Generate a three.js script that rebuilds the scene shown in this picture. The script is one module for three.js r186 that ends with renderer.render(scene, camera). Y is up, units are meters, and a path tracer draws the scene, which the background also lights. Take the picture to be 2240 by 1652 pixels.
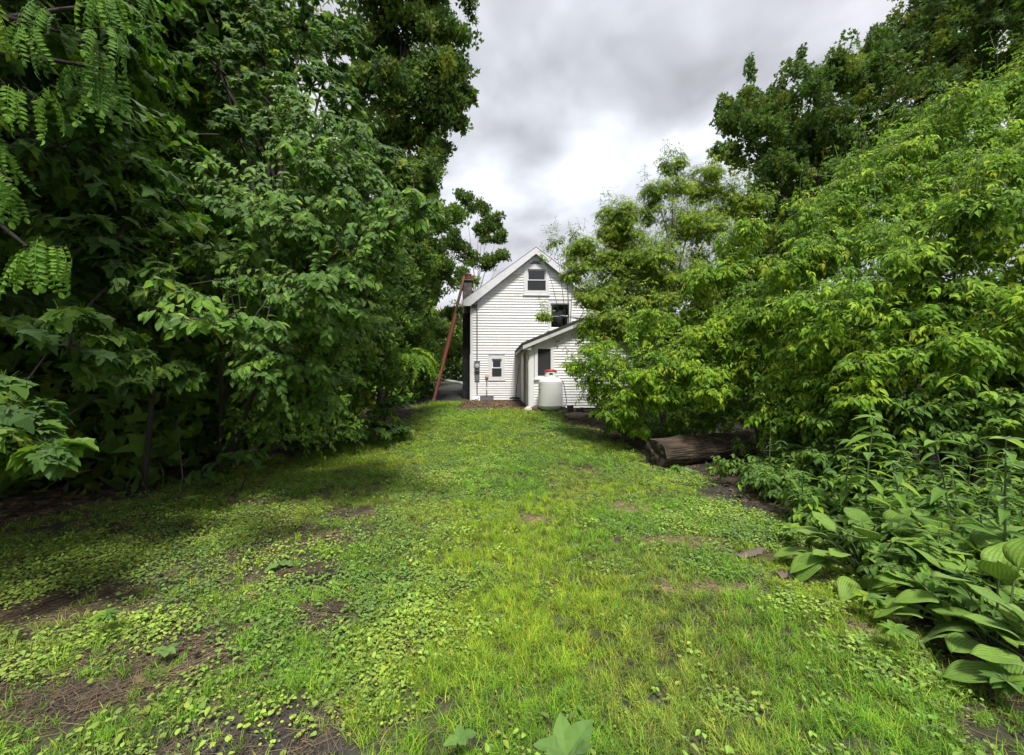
import * as THREE from 'three';
import { mergeGeometries } from 'three/addons/utils/BufferGeometryUtils.js';

// ---------------------------------------------------------------- camera, sky, sun, exposure
const EYE = 1.55, F = 890, CX = 1120, CY = 826;          // focal length and centre in units of a 2240 wide picture
const scene = new THREE.Scene();
const camera = new THREE.PerspectiveCamera(85.7, 1024 / 755, 0.05, 900);
camera.position.set(0, EYE, 0);
camera.lookAt(0, EYE, -10);
const renderer = new THREE.WebGLRenderer({ antialias: true });
renderer.toneMapping = THREE.LinearToneMapping;
renderer.toneMappingExposure = 3.6;
renderer.shadowMap.enabled = true;

function mulberry(a) { return () => { a |= 0; a = a + 0x6D2B79F5 | 0; let t = Math.imul(a ^ a >>> 15, 1 | a); t = t + Math.imul(t ^ t >>> 7, 61 | t) ^ t; return ((t ^ t >>> 14) >>> 0) / 4294967296; }; }
let R = mulberry(7);
const rnd = (a = 1, b) => b === undefined ? R() * a : a + R() * (b - a);
const sgn = () => R() < 0.5 ? -1 : 1;
const pick = (a) => a[Math.floor(R() * a.length)];
const lerp = (a, b, t) => a + (b - a) * t, clamp = (x, a, b) => Math.min(b, Math.max(a, x));
const smooth = (a, b, x) => { const t = clamp((x - a) / (b - a), 0, 1); return t * t * (3 - 2 * t); };
function h2(x, y, s) { let n = Math.imul(x, 374761393) + Math.imul(y, 668265263) + Math.imul(s, 974634777) | 0; n = Math.imul(n ^ n >>> 13, 1274126177); return ((n ^ n >>> 16) >>> 0) / 4294967296; }
function noise(x, y, s = 0) { const ix = Math.floor(x), iy = Math.floor(y), fx = x - ix, fy = y - iy, u = fx * fx * (3 - 2 * fx), v = fy * fy * (3 - 2 * fy); return lerp(lerp(h2(ix, iy, s), h2(ix + 1, iy, s), u), lerp(h2(ix, iy + 1, s), h2(ix + 1, iy + 1, s), u), v); }
function fbm(x, y, o = 4, s = 0) { let v = 0, a = 0.5, n = 0; for (let i = 0; i < o; i++) { v += a * noise(x, y, s + i * 17); n += a; a *= 0.5; x = x * 2.03 + 5.1; y = y * 2.03 + 1.7; } return v / n; }

{ // overcast sky: layered cloud with a few thinner, brighter openings low over the house
  const W = 2048, H = 1024, data = new Float32Array(W * H * 4);
  const blobs = [[1265, 385, 0.085, 0.045, 0.42], [1050, 400, 0.07, 0.05, 0.28], [1120, 450, 0.09, 0.035, 0.15], [1310, 275, 0.07, 0.04, 0.32], [1510, 310, 0.12, 0.05, 0.3], [1120, 200, 0.1, 0.06, 0.14], [1400, 60, 0.25, 0.13, -0.07], [1720, 130, 0.3, 0.15, -0.06], [1180, 350, 0.07, 0.04, -0.12], [1150, 300, 0.09, 0.05, -0.1], [1160, 100, 0.1, 0.12, -0.08], [1480, 190, 0.2, 0.06, -0.1]]
    .map(([px, py, wx, wy, a]) => { const d = new THREE.Vector3((px - CX) / F, (CY - py) / F, -1).normalize(); return { d, wx, wy, a, s: new THREE.Vector3(0, 1, 0).cross(d).normalize() }; });
  const v = new THREE.Vector3(), t = new THREE.Vector3();
  for (let r = 0; r < H; r++) {
    const up = ((r + 0.5) / H - 0.5) * Math.PI, y = Math.sin(up), c = Math.cos(up);
    for (let k = 0; k < W; k++) {
      const az = ((k + 0.5) / W - 0.5) * 2 * Math.PI, x = Math.cos(az) * c, z = Math.sin(az) * c, i = (r * W + k) * 4;
      const q = 1 / (Math.max(y, 0) + 0.28), px = x * q * 1.7 + 3, pz = z * q * 1.7 + 9;
      const w1 = fbm(px * 0.8 + 20, pz * 0.8, 3, 3) - 0.5;
      const n = fbm(px * 2.7 + w1 * 2.2, pz * 2.7 - w1 * 2.2, 4, 11), fine = fbm(px * 7 + w1 * 5, pz * 7, 4, 31);
      let L = 0.74 + (n - 0.5) * 0.55 + (fine - 0.5) * 0.26;
      if (y > -0.1) { v.set(x, y, z); for (const b of blobs) { const f = v.dot(b.d); if (f < 0.6) continue; t.copy(v).addScaledVector(b.d, -f); const sx = t.dot(b.s), sy = t.y; const e = (sx * sx) / (b.wx * b.wx) + (sy * sy) / (b.wy * b.wy); if (e < 9) L += b.a * Math.exp(-e) * (0.55 + 0.9 * fine); } }
      L = clamp(L, 0.42, 1.1);
      const hue = fbm(px * 0.9 + 40, pz * 0.9, 3, 77) - 0.5;
      if (y < -0.02) L = 0.3;
      const m = 0.305;
      data[i] = L * m * (0.965 + hue * 0.10); data[i + 1] = L * m * (0.99 + hue * -0.02); data[i + 2] = L * m * (1.085 - hue * 0.02); data[i + 3] = 1;
    }
  }
  const tex = new THREE.DataTexture(data, W, H, THREE.RGBAFormat, THREE.FloatType);
  tex.mapping = THREE.EquirectangularReflectionMapping; tex.magFilter = THREE.LinearFilter; tex.minFilter = THREE.LinearFilter; tex.wrapS = THREE.RepeatWrapping; tex.needsUpdate = true;
  scene.background = tex; scene.environment = tex;
}
const sun = new THREE.DirectionalLight(new THREE.Color(1, 0.965, 0.9), 1.5);
sun.position.set(2.5, 27, 8); sun.target.position.set(0, 0, -6);
sun.castShadow = true; sun.shadow.radius = 20; sun.shadow.mapSize.set(4096, 4096);
Object.assign(sun.shadow.camera, { left: -30, right: 30, top: 30, bottom: -30, near: 1, far: 120 });
scene.add(sun, sun.target);

// ---------------------------------------------------------------- helpers
const V3 = (x, y, z) => new THREE.Vector3(x, y, z);
const at = (px, py, d) => V3((px - CX) / F * d, EYE - (py - CY) / F * d, -d);     // a point seen in the photograph at depth d
const taken = {};
const numbered = (n) => { const k = taken[n] = (taken[n] ?? -1) + 1; return k ? n + '_' + String(k).padStart(3, '0') : n; };
function tag(o, label, category, group, kind) { if (label) o.userData.label = label; if (category) o.userData.category = category; if (group) o.userData.group = group; if (kind) o.userData.kind = kind; return o; }
function shade(o) { o.castShadow = true; o.receiveShadow = true; return o; }
function thing(name, label, category, pos = V3(0, 0, 0), turn = 0, group) { const o = new THREE.Group(); o.name = numbered(name); o.position.copy(pos); o.rotation.y = turn; scene.add(o); return tag(o, label, category, group); }
function mesh(name, geo, mat, parent = scene) { const o = shade(new THREE.Mesh(geo, mat)); o.name = parent === scene ? numbered(name) : name; parent.add(o); return o; }
const lin = (r, g, b) => new THREE.Color().setRGB(r, g, b);
const std = (c, rough = 0.8, extra = {}) => new THREE.MeshStandardMaterial({ color: c, roughness: rough, ...extra });
const bx = (w, h, d, x = 0, y = 0, z = 0) => new THREE.BoxGeometry(w, h, d).translate(x, y, z);
function dataTex(w, h, fn, srgb = false, repeat) {
  const a = new Uint8Array(w * h * 4);
  for (let y = 0; y < h; y++) for (let x = 0; x < w; x++) { const c = fn(x, y), i = (y * w + x) * 4; a[i] = clamp(c[0], 0, 255); a[i + 1] = clamp(c[1], 0, 255); a[i + 2] = clamp(c[2], 0, 255); a[i + 3] = 255; }
  const t = new THREE.DataTexture(a, w, h); t.magFilter = THREE.LinearFilter; t.minFilter = THREE.LinearMipmapLinearFilter; t.generateMipmaps = true; t.wrapS = t.wrapT = THREE.RepeatWrapping; if (repeat) t.repeat.set(...repeat); if (srgb) t.colorSpace = THREE.SRGBColorSpace; t.needsUpdate = true; return t;
}
const enc = (c) => 255 * Math.pow(clamp(c, 0, 1), 1 / 2.2);
function geoFrom(pos, idx, uv) { const g = new THREE.BufferGeometry(); g.setAttribute('position', new THREE.Float32BufferAttribute(pos, 3)); if (uv) g.setAttribute('uv', new THREE.Float32BufferAttribute(uv, 2)); g.setIndex(idx); g.computeVertexNormals(); return g; }
function tube(pts, radii, sides = 6, wobble = 0) {
  const pos = [], idx = [], uv = []; let up = V3(0, 0, 1), len = 0;
  for (let i = 0; i < pts.length; i++) {
    const T = pts[Math.min(i + 1, pts.length - 1)].clone().sub(pts[Math.max(i - 1, 0)]).normalize();
    if (i) len += pts[i].distanceTo(pts[i - 1]);
    let S = up.clone().cross(T); if (S.lengthSq() < 1e-4) S = V3(1, 0, 0).cross(T); S.normalize(); const N = T.clone().cross(S); up = N;
    for (let k = 0; k <= sides; k++) { const a = k / sides * 2 * Math.PI, r = radii[i] * (1 + (wobble ? wobble * (h2(k % sides, i, 5) - 0.5) * 2 : 0)); pos.push(pts[i].x + (S.x * Math.cos(a) + N.x * Math.sin(a)) * r, pts[i].y + (S.y * Math.cos(a) + N.y * Math.sin(a)) * r, pts[i].z + (S.z * Math.cos(a) + N.z * Math.sin(a)) * r); uv.push(k / sides, len); }
  }
  const n = sides + 1;
  for (let i = 0; i < pts.length - 1; i++) for (let k = 0; k < sides; k++) { const a = i * n + k, b = a + n; idx.push(a, a + 1, b, a + 1, b + 1, b); }
  return geoFrom(pos, idx, uv);
}
function bezier(a, b, c, n = 6) { const o = []; for (let i = 0; i <= n; i++) { const t = i / n, u = 1 - t; o.push(V3(u * u * a.x + 2 * u * t * b.x + t * t * c.x, u * u * a.y + 2 * u * t * b.y + t * t * c.y, u * u * a.z + 2 * u * t * b.z + t * t * c.z)); } return o; }
const taper = (n, a, b) => Array.from({ length: n }, (_, i) => lerp(a, b, i / (n - 1)));
function extrude(points, depth, z = 0, bevel = 0, holes = []) {
  const s = new THREE.Shape(points.map((p) => new THREE.Vector2(...p)));
  for (const h of holes) s.holes.push(new THREE.Path(h.map((p) => new THREE.Vector2(...p))));
  return new THREE.ExtrudeGeometry(s, { depth, bevelEnabled: bevel > 0, bevelSize: bevel, bevelThickness: bevel, bevelSegments: 1 }).translate(0, 0, z);
}
const rect = (x0, y0, x1, y1) => [[x0, y0], [x1, y0], [x1, y1], [x0, y1]];

// ---------------------------------------------------------------- ground
const HG = [[-60, 0], [0, 0], [7, 0], [8.5, 0.1], [10, 0.26], [12.85, 0.5], [15, 0.56], [17, 0.6], [20, 0.84], [24, 1.15], [34, 1.32], [80, 1.42], [600, 1.5]];
function curve(T, d) { if (d <= T[0][0]) return T[0][1]; for (let i = 1; i < T.length; i++) if (d <= T[i][0]) { const t = (d - T[i - 1][0]) / (T[i][0] - T[i - 1][0]); return lerp(T[i - 1][1], T[i][1], t); } return T[T.length - 1][1]; }
function gh(x, z) {
  const d = -z; let g = (curve(HG, d - 0.8) + curve(HG, d) * 2 + curve(HG, d + 0.8)) / 4;
  if (d > 16.5) { const s = 1 - smooth(-2.7, -1.7, x); g = lerp(Math.min(g, 0.6), g, s); }
  const near = Math.exp(-Math.max(0, Math.abs(d) - 10) * 0.2);
  g += ((fbm(x * 0.9 + 7, z * 0.9, 3, 5) - 0.5) * 0.09 + (fbm(x * 4, z * 4, 3, 9) - 0.5) * 0.035) * near;
  return g;
}
function groundAt(px, py) { let d = 5; for (let i = 0; i < 30; i++) { const x = (px - CX) / F * d; d = lerp(d, (EYE - gh(x, -d)) * F / (py - CY), 0.6); } const x = (px - CX) / F * d; return V3(x, gh(x, -d), -d); }
const LEFT = [[0, -4.6], [1.5, -4.7], [4.2, -5.3], [5.5, -4.8], [7.8, -4.2], [10, -2.9], [13, -2.9], [17, -3.4], [30, -8]];
const RIGHT = [[0, 1.7], [1.5, 2.0], [2.1, 2.3], [3.2, 2.65], [4.5, 3.0], [5.5, 2.9], [7.8, 2.4], [10.3, 1.75], [12.5, 1.3], [13, 0.85], [30, 0.5]];
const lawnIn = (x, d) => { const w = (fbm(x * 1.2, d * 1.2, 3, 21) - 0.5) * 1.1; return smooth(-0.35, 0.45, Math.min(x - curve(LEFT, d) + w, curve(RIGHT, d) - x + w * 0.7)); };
const SPOTS = [ // bare places in the lawn: picture place, half sizes in metres, what lies there
  [120, 1530, 0.75, 0.14, 'soil'], [400, 1425, 0.4, 0.13, 'soil'], [520, 1630, 0.55, 0.16, 'grit'], [640, 1590, 0.25, 0.1, 'grit'], [60, 1340, 0.5, 0.12, 'soil'], [200, 1305, 0.35, 0.1, 'soil'], [650, 1255, 0.35, 0.14, 'soil'], [700, 1350, 0.2, 0.16, 'soil'], [770, 1125, 0.3, 0.2, 'soil'], [560, 1100, 0.4, 0.2, 'soil'],
  [1160, 1137, 0.2, 0.14, 'straw'], [1385, 1112, 0.3, 0.22, 'straw'], [1500, 1185, 0.32, 0.13, 'straw'], [1350, 1181, 0.13, 0.07, 'soil'], [1560, 1288, 0.28, 0.07, 'straw'], [1660, 1218, 0.25, 0.08, 'soil'], [1735, 1270, 0.25, 0.07, 'straw'], [1600, 1080, 0.85, 0.4, 'black'], [1700, 1110, 0.5, 0.3, 'black'], [1265, 925, 0.4, 0.5, 'litter'], [1290, 1030, 0.3, 0.3, 'litter'], [1880, 1385, 0.13, 0.06, 'straw'], [880, 1420, 0.14, 0.08, 'soil'], [740, 1180, 0.3, 0.14, 'litter'],
].map(([px, py, rx, rd, kind]) => { const p = groundAt(px, py); return { x: p.x, d: -p.z, rx, rd, kind }; });
function bare(x, d) { let best = 0, kind = ''; for (const s of SPOTS) { const ex = (x - s.x) / s.rx, ed = (d - s.d) / s.rd, e = ex * ex + ed * ed; if (e > 6) continue; const k = clamp(1.5 - Math.sqrt(e) - (fbm(x * 6, d * 6, 3, 41) - 0.5) * 1.6, 0, 1); if (k > best) { best = k; kind = s.kind; } } return [best, kind]; }
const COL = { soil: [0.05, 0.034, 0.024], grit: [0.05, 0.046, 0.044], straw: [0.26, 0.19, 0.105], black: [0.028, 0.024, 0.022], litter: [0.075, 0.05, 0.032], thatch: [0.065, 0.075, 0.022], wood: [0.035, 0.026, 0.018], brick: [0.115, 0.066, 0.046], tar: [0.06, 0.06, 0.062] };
{
  const N = 2048, S = 28, noiseRow = new Float32Array(0);
  const height = new Uint8Array(N * N * 4);
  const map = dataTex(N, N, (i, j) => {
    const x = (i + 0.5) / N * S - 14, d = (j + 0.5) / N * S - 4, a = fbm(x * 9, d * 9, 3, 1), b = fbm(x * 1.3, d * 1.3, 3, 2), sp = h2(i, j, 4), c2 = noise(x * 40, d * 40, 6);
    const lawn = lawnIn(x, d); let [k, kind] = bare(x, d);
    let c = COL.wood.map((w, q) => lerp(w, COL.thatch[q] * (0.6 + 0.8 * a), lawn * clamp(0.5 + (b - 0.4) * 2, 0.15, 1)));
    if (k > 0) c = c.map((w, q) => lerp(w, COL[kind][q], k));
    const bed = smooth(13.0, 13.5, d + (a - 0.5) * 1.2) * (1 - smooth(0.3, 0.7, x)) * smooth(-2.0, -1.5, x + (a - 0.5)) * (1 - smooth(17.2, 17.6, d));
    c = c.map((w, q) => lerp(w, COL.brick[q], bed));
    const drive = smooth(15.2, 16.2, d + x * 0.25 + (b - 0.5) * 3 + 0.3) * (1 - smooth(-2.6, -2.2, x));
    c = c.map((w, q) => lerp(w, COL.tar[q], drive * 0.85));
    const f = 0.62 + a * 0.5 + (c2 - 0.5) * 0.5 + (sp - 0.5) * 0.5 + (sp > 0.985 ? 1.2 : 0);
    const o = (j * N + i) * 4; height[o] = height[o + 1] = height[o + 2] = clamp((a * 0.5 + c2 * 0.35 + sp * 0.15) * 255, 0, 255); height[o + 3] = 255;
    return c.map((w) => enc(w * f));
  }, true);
  const bump = new THREE.DataTexture(height, N, N); bump.magFilter = THREE.LinearFilter; bump.minFilter = THREE.LinearMipmapLinearFilter; bump.generateMipmaps = true; bump.wrapS = bump.wrapT = THREE.RepeatWrapping; bump.needsUpdate = true;
  const xs = [], zs = []; const axis = (lo, hi, core0, core1, step) => { const o = []; for (let v = core0; v <= core1 + 1e-6; v += step) o.push(v); for (let v = core1, s = step; v < hi;) { s *= 1.25; v += s; o.push(Math.min(v, hi)); } const l = []; for (let v = core0, s = step; v > lo;) { s *= 1.25; v -= s; l.push(Math.max(v, lo)); } return [...l.reverse(), ...o]; };
  const ax = axis(-500, 500, -8, 8, 0.12), ad = axis(-120, 600, 0, 20, 0.12), pos = [], uv = [], idx = [];
  for (const d of ad) for (const x of ax) { pos.push(x, gh(x, -d), -d); uv.push((x + 14) / S, (d + 4) / S); }
  for (let j = 0; j < ad.length - 1; j++) for (let i = 0; i < ax.length - 1; i++) { const a = j * ax.length + i, b = a + ax.length; idx.push(a, a + 1, b, a + 1, b + 1, b); }
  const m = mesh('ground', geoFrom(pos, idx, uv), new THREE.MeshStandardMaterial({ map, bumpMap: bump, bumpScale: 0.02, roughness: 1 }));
  tag(m, 'bare earth and thatch under the lawn and the trees', 'ground', null, 'structure');
}

// ---------------------------------------------------------------- leaves
function blade({ L = 1, W = 0.5, rows = 4, shape = (t) => Math.sin(Math.PI * Math.pow(t, 0.8)), fold = 0.25, curl = 0.25, wave = 0, petiole = 0, side = 0 } = {}) {
  const pos = [], idx = [];
  for (const s of [-1, 1]) {
    const o = pos.length / 3;
    for (let i = 0; i <= rows; i++) { const t = i / rows, w = W / 2 * shape(t), z = -curl * t * t * L; pos.push(side * t * t, t * L, z, side * t * t + s * w, t * L + w * 0.08, z + fold * w + wave * Math.sin(i * 2.4 + s) * w); }
    for (let i = 0; i < rows; i++) { const a = o + i * 2, lo = shape(i / rows) > 1e-4, hi = shape((i + 1) / rows) > 1e-4; if (lo) s > 0 ? idx.push(a, a + 1, a + 3) : idx.push(a, a + 3, a + 1); if (hi) s > 0 ? idx.push(a, a + 3, a + 2) : idx.push(a, a + 2, a + 3); }
  }
  if (petiole) { const o = pos.length / 3, w = 0.012 * L + 0.0006; pos.push(-w, -petiole, 0.02 * L, w, -petiole, 0.02 * L, -w, 0, 0, w, 0, 0); idx.push(o, o + 1, o + 2, o + 1, o + 3, o + 2); }
  return geoFrom(pos, idx);
}
const OV = (t) => Math.pow(Math.sin(Math.PI * Math.pow(t, 0.72)), 0.85), LANCE = (t) => Math.pow(Math.sin(Math.PI * Math.pow(t, 0.62)), 1.1), ROUND = (t) => Math.pow(Math.sin(Math.PI * clamp(t, 0, 1)), 0.55), HEART = (t) => Math.pow(Math.sin(Math.PI * Math.pow(clamp(t + 0.02, 0, 1), 0.5)), 0.8);
function mapleLeaf(v = 0) {
  const half = [[0.13, -0.09], [0.36, -0.1], [0.31, 0.05], [0.47, 0.09], [0.50, 0.2], [0.66, 0.36], [0.47, 0.36], [0.42, 0.5], [0.25, 0.43], [0.27, 0.6], [0.16, 0.68], [0.12, 0.83]].map(([x, y], i) => [x * (1 + (h2(i, v, 3) - 0.5) * 0.16), y + (h2(i, v, 4) - 0.5) * 0.06]);
  const pts = [[0, 0], ...half, [0, 1], ...half.map(([x, y], i) => [-x * (1 + (h2(i, v, 8) - 0.5) * 0.14), y]).reverse()];
  const s = new THREE.ShapeGeometry(new THREE.Shape(pts.map((p) => new THREE.Vector2(...p))));
  const p = s.attributes.position, pos = [], idx = [...s.index.array], a = v * 2.1;
  for (let i = 0; i < p.count; i++) { const x = p.getX(i), y = p.getY(i); pos.push(x, y, 0.3 * Math.abs(x) - 0.42 * (x * x + (y - 0.2) * (y - 0.2)) + 0.06 * Math.sin(7 * x + 5 * y + a)); }
  const o = pos.length / 3; pos.push(-0.008, -0.6, 0.08, 0.008, -0.6, 0.08, -0.008, 0, 0, 0.008, 0, 0); idx.push(o, o + 1, o + 2, o + 1, o + 3, o + 2);
  return geoFrom(pos, idx).toNonIndexed();
}
function faceted(g) { const n = g.index ? g.toNonIndexed() : g; n.deleteAttribute('uv'); n.computeVertexNormals(); return n; }
function compound({ pairs = 2, L = 0.2, leafL = 0.09, leafW = 0.04, shape = LANCE, rows = 3, droop = 0.4, tip = true, spread = 60, from = 0.35, hang = 0.2, vary = 0 }) { // a pinnate leaf: stalk and leaflets
  const parts = [], stalk = bezier(V3(0, 0, 0), V3(0, L * 0.5, droop * L * 0.25), V3(0, L, -droop * L * 0.35), 6);
  parts.push(tube(stalk, taper(7, 0.0022, 0.001), 3));
  const put = (t, turn, k) => {
    const i = clamp(t * 6, 0, 5.999), a = stalk[Math.floor(i)], b = stalk[Math.floor(i) + 1], p = a.clone().lerp(b, i % 1);
    const g = blade({ L: leafL * k, W: leafW * k, rows, shape, fold: 0.3, curl: 0.22 + R() * 0.2 });
    g.rotateX(-hang - R() * 0.25).rotateZ(turn * Math.PI / 180).translate(p.x, p.y, p.z); parts.push(g);
  };
  for (let i = 0; i < pairs; i++) { const t = pairs > 1 ? lerp(from, 0.94, i / (pairs - 1)) : 0.72, k = 1 - 0.35 * Math.abs(i / Math.max(1, pairs - 1) - 0.4) - R() * 0.12; for (const s of [-1, 1]) if (R() > vary) put(clamp(t + R() * 0.03, 0, 0.97), s * -(spread + R() * 14 - 7), k); }
  if (tip) put(0.985, R() * 16 - 8, 1.08);
  return mergeGeometries(parts.map(faceted));
}
function spray({ n = 16, size = 0.12, rx = 0.2, ry = 0.1, kind = 'maple' }) { // a twig end with its leaves, for trees too far off to tell leaves apart
  const parts = [];
  for (let i = 0; i < n; i++) {
    const s = size * rnd(0.7, 1.25);
    let g;
    if (kind === 'maple') { const a = s * 0.5; g = geoFrom([0, 0, 0, a * 0.55, -a * 0.1, a * 0.1, a, a * 0.75, -a * 0.12, a * 0.35, a * 0.85, a * 0.06, 0, a * 2, -a * 0.35, -a * 0.35, a * 0.85, a * 0.06, -a, a * 0.75, -a * 0.12, -a * 0.55, -a * 0.1, a * 0.1], [0, 1, 3, 1, 2, 3, 0, 3, 5, 3, 4, 5, 0, 5, 7, 5, 6, 7]); }
    else g = blade({ L: s * 1.1, W: s * (kind === 'narrow' ? 0.36 : 0.55), rows: 2, shape: (t) => t > 0.3 && t < 0.8 ? 1 : 0, fold: 0.3, curl: 0.3 });
    g.rotateX(-Math.PI / 2 + rnd(-0.55, 0.55) - 0.25).rotateZ(rnd(-0.5, 0.5)).rotateY(rnd(6.28));
    const a = rnd(6.28), q = Math.sqrt(R()); g.translate(Math.cos(a) * q * rx, rnd(-ry, ry), Math.sin(a) * q * rx); parts.push(faceted(g));
  }
  return mergeGeometries(parts);
}
const areaOf = (g) => { const p = g.attributes.position, ix = g.index ? g.index.array : null, n = ix ? ix.length : p.count; let s = 0; const a = V3(), b = V3(), c = V3(); for (let i = 0; i < n; i += 3) { a.fromBufferAttribute(p, ix ? ix[i] : i); b.fromBufferAttribute(p, ix ? ix[i + 1] : i + 1); c.fromBufferAttribute(p, ix ? ix[i + 2] : i + 2); s += b.sub(a).cross(c.sub(a)).length() / 2; } return s; };
function species(geos, size, tints, { through = 0.5, rough = 0.88, coat = 0.1, coatRough = 0.42 } = {}) {
  const make = (c) => new THREE.MeshPhysicalMaterial({ color: c, roughness: rough, transmission: through, thickness: 0, clearcoat: coat, clearcoatRoughness: coatRough, specularIntensity: 0.4, side: THREE.DoubleSide });
  geos = geos.map(faceted);
  return { geos, size, tints, white: make(lin(1, 1, 1)), mats: tints.map((t) => make(lin(t[0], t[1], t[2]))), area: geos.reduce((s, g) => s + areaOf(g), 0) / geos.length * ((size[0] + size[1]) / 2) ** 2, weight: tints.map((t) => t[3] ?? 1) };
}
function weighted(w) { let s = 0; for (const x of w) s += x; let r = R() * s; for (let i = 0; i < w.length; i++) if ((r -= w[i]) < 0) return i; return w.length - 1; }
const GREEN = {
  maple: [[0.11, 0.24, 0.03], [0.15, 0.3, 0.028], [0.085, 0.19, 0.034], [0.2, 0.36, 0.026, 0.7], [0.34, 0.44, 0.026, 0.1]],
  ovate: [[0.130, 0.270, 0.036], [0.155, 0.310, 0.034], [0.110, 0.220, 0.038], [0.200, 0.370, 0.030], [0.374, 0.500, 0.028, 0.1]],
  elder: [[0.195, 0.360, 0.022], [0.140, 0.280, 0.022], [0.250, 0.440, 0.022], [0.360, 0.520, 0.026, 0.8], [0.440, 0.500, 0.030, 0.08]],
  olive: [[0.200, 0.320, 0.026], [0.150, 0.260, 0.024], [0.260, 0.390, 0.026], [0.330, 0.450, 0.029], [0.240, 0.220, 0.033, 0.1]],
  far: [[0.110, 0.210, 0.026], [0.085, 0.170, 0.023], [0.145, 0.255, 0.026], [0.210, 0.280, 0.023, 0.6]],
  locust: [[0.160, 0.338, 0.034], [0.208, 0.405, 0.036], [0.120, 0.262, 0.034], [0.320, 0.495, 0.036, 0.25]],
  hosta: [[0.17, 0.32, 0.05], [0.2, 0.36, 0.05], [0.23, 0.4, 0.055]],
  herb: [[0.150, 0.300, 0.036], [0.120, 0.240, 0.037], [0.200, 0.370, 0.032], [0.306, 0.478, 0.031, 0.4]],
};
const SP = {
  maple: species([0, 1, 2].map(mapleLeaf), [0.1, 0.175], GREEN.maple, { coat: 0.2, coatRough: 0.5, through: 0.6 }),
  litMaple: species([3, 4].map(mapleLeaf), [0.07, 0.13], GREEN.maple, { through: 0.62 }),
  ovate: species([0.25, 0.4, 0.15].map((c, i) => blade({ L: 1, W: 0.56 - i * 0.04, rows: 5, shape: OV, fold: 0.28, curl: c, petiole: 0.25, side: (i - 1) * 0.06 })), [0.05, 0.1], GREEN.ovate, { coat: 0.3, coatRough: 0.4 }),
  elder: species([0, 1, 2, 3, 4, 5].map((i) => compound({ pairs: i % 2 ? 2 : 1, L: 0.15, leafL: 0.1, leafW: 0.03 + 0.004 * i, droop: 0.3 + 0.1 * i, spread: 40 + i * 4, from: 0.5, vary: 0.1 })), [0.4, 1.1], GREEN.elder, { through: 0.42 }),
  elderFine: species([0, 1, 2].map(() => compound({ pairs: 2, L: 0.13, leafL: 0.1, leafW: 0.03, droop: 0.6, spread: 45, from: 0.45, vary: 0.1 })), [0.5, 1.0], GREEN.olive, { through: 0.4 }),
  locust: species([7, 8, 9].map((n) => compound({ pairs: n, L: 0.26, leafL: 0.048, leafW: 0.026, shape: ROUND, rows: 4, droop: 0.5, spread: 78, from: 0.12, vary: 0.12, hang: 0.1 })), [0.6, 1.05], GREEN.locust, { through: 0.45 }),
  heaven: species([9, 10].map((n) => compound({ pairs: n, L: 0.55, leafL: 0.13, leafW: 0.045, droop: 0.9, spread: 68, from: 0.15, rows: 3 })), [0.8, 1.2], GREEN.elder, { through: 0.4 }),
  heart: species([0.2, 0.45].map((c) => blade({ L: 1, W: 0.82, rows: 5, shape: HEART, fold: 0.22, curl: c, petiole: 0.5 })), [0.1, 0.19], GREEN.maple, {}),
  herb: species([0.25, 0.5].map((c) => blade({ L: 1, W: 0.34, rows: 5, shape: LANCE, fold: 0.3, curl: c, petiole: 0.06 })), [0.11, 0.2], GREEN.herb, { coat: 0.25 }),
  shrub: species([0.3, 0.5].map((c) => blade({ L: 1, W: 0.5, rows: 4, shape: OV, fold: 0.3, curl: c, petiole: 0.2 })), [0.045, 0.1], GREEN.herb, { coat: 0.25 }),
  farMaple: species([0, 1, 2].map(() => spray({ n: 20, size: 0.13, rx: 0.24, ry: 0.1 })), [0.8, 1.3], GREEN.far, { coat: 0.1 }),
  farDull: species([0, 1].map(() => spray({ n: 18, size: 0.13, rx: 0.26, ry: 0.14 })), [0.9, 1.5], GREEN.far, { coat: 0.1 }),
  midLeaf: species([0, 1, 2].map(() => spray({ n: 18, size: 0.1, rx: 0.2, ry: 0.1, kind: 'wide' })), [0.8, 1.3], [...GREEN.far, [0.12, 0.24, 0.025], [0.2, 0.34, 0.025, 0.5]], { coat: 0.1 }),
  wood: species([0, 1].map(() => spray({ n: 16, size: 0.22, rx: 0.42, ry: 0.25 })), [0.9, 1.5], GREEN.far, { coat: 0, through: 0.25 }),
};
const _m = new THREE.Matrix4(), _x = V3(), _y = V3(), _z = V3(), _p = V3();
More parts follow.
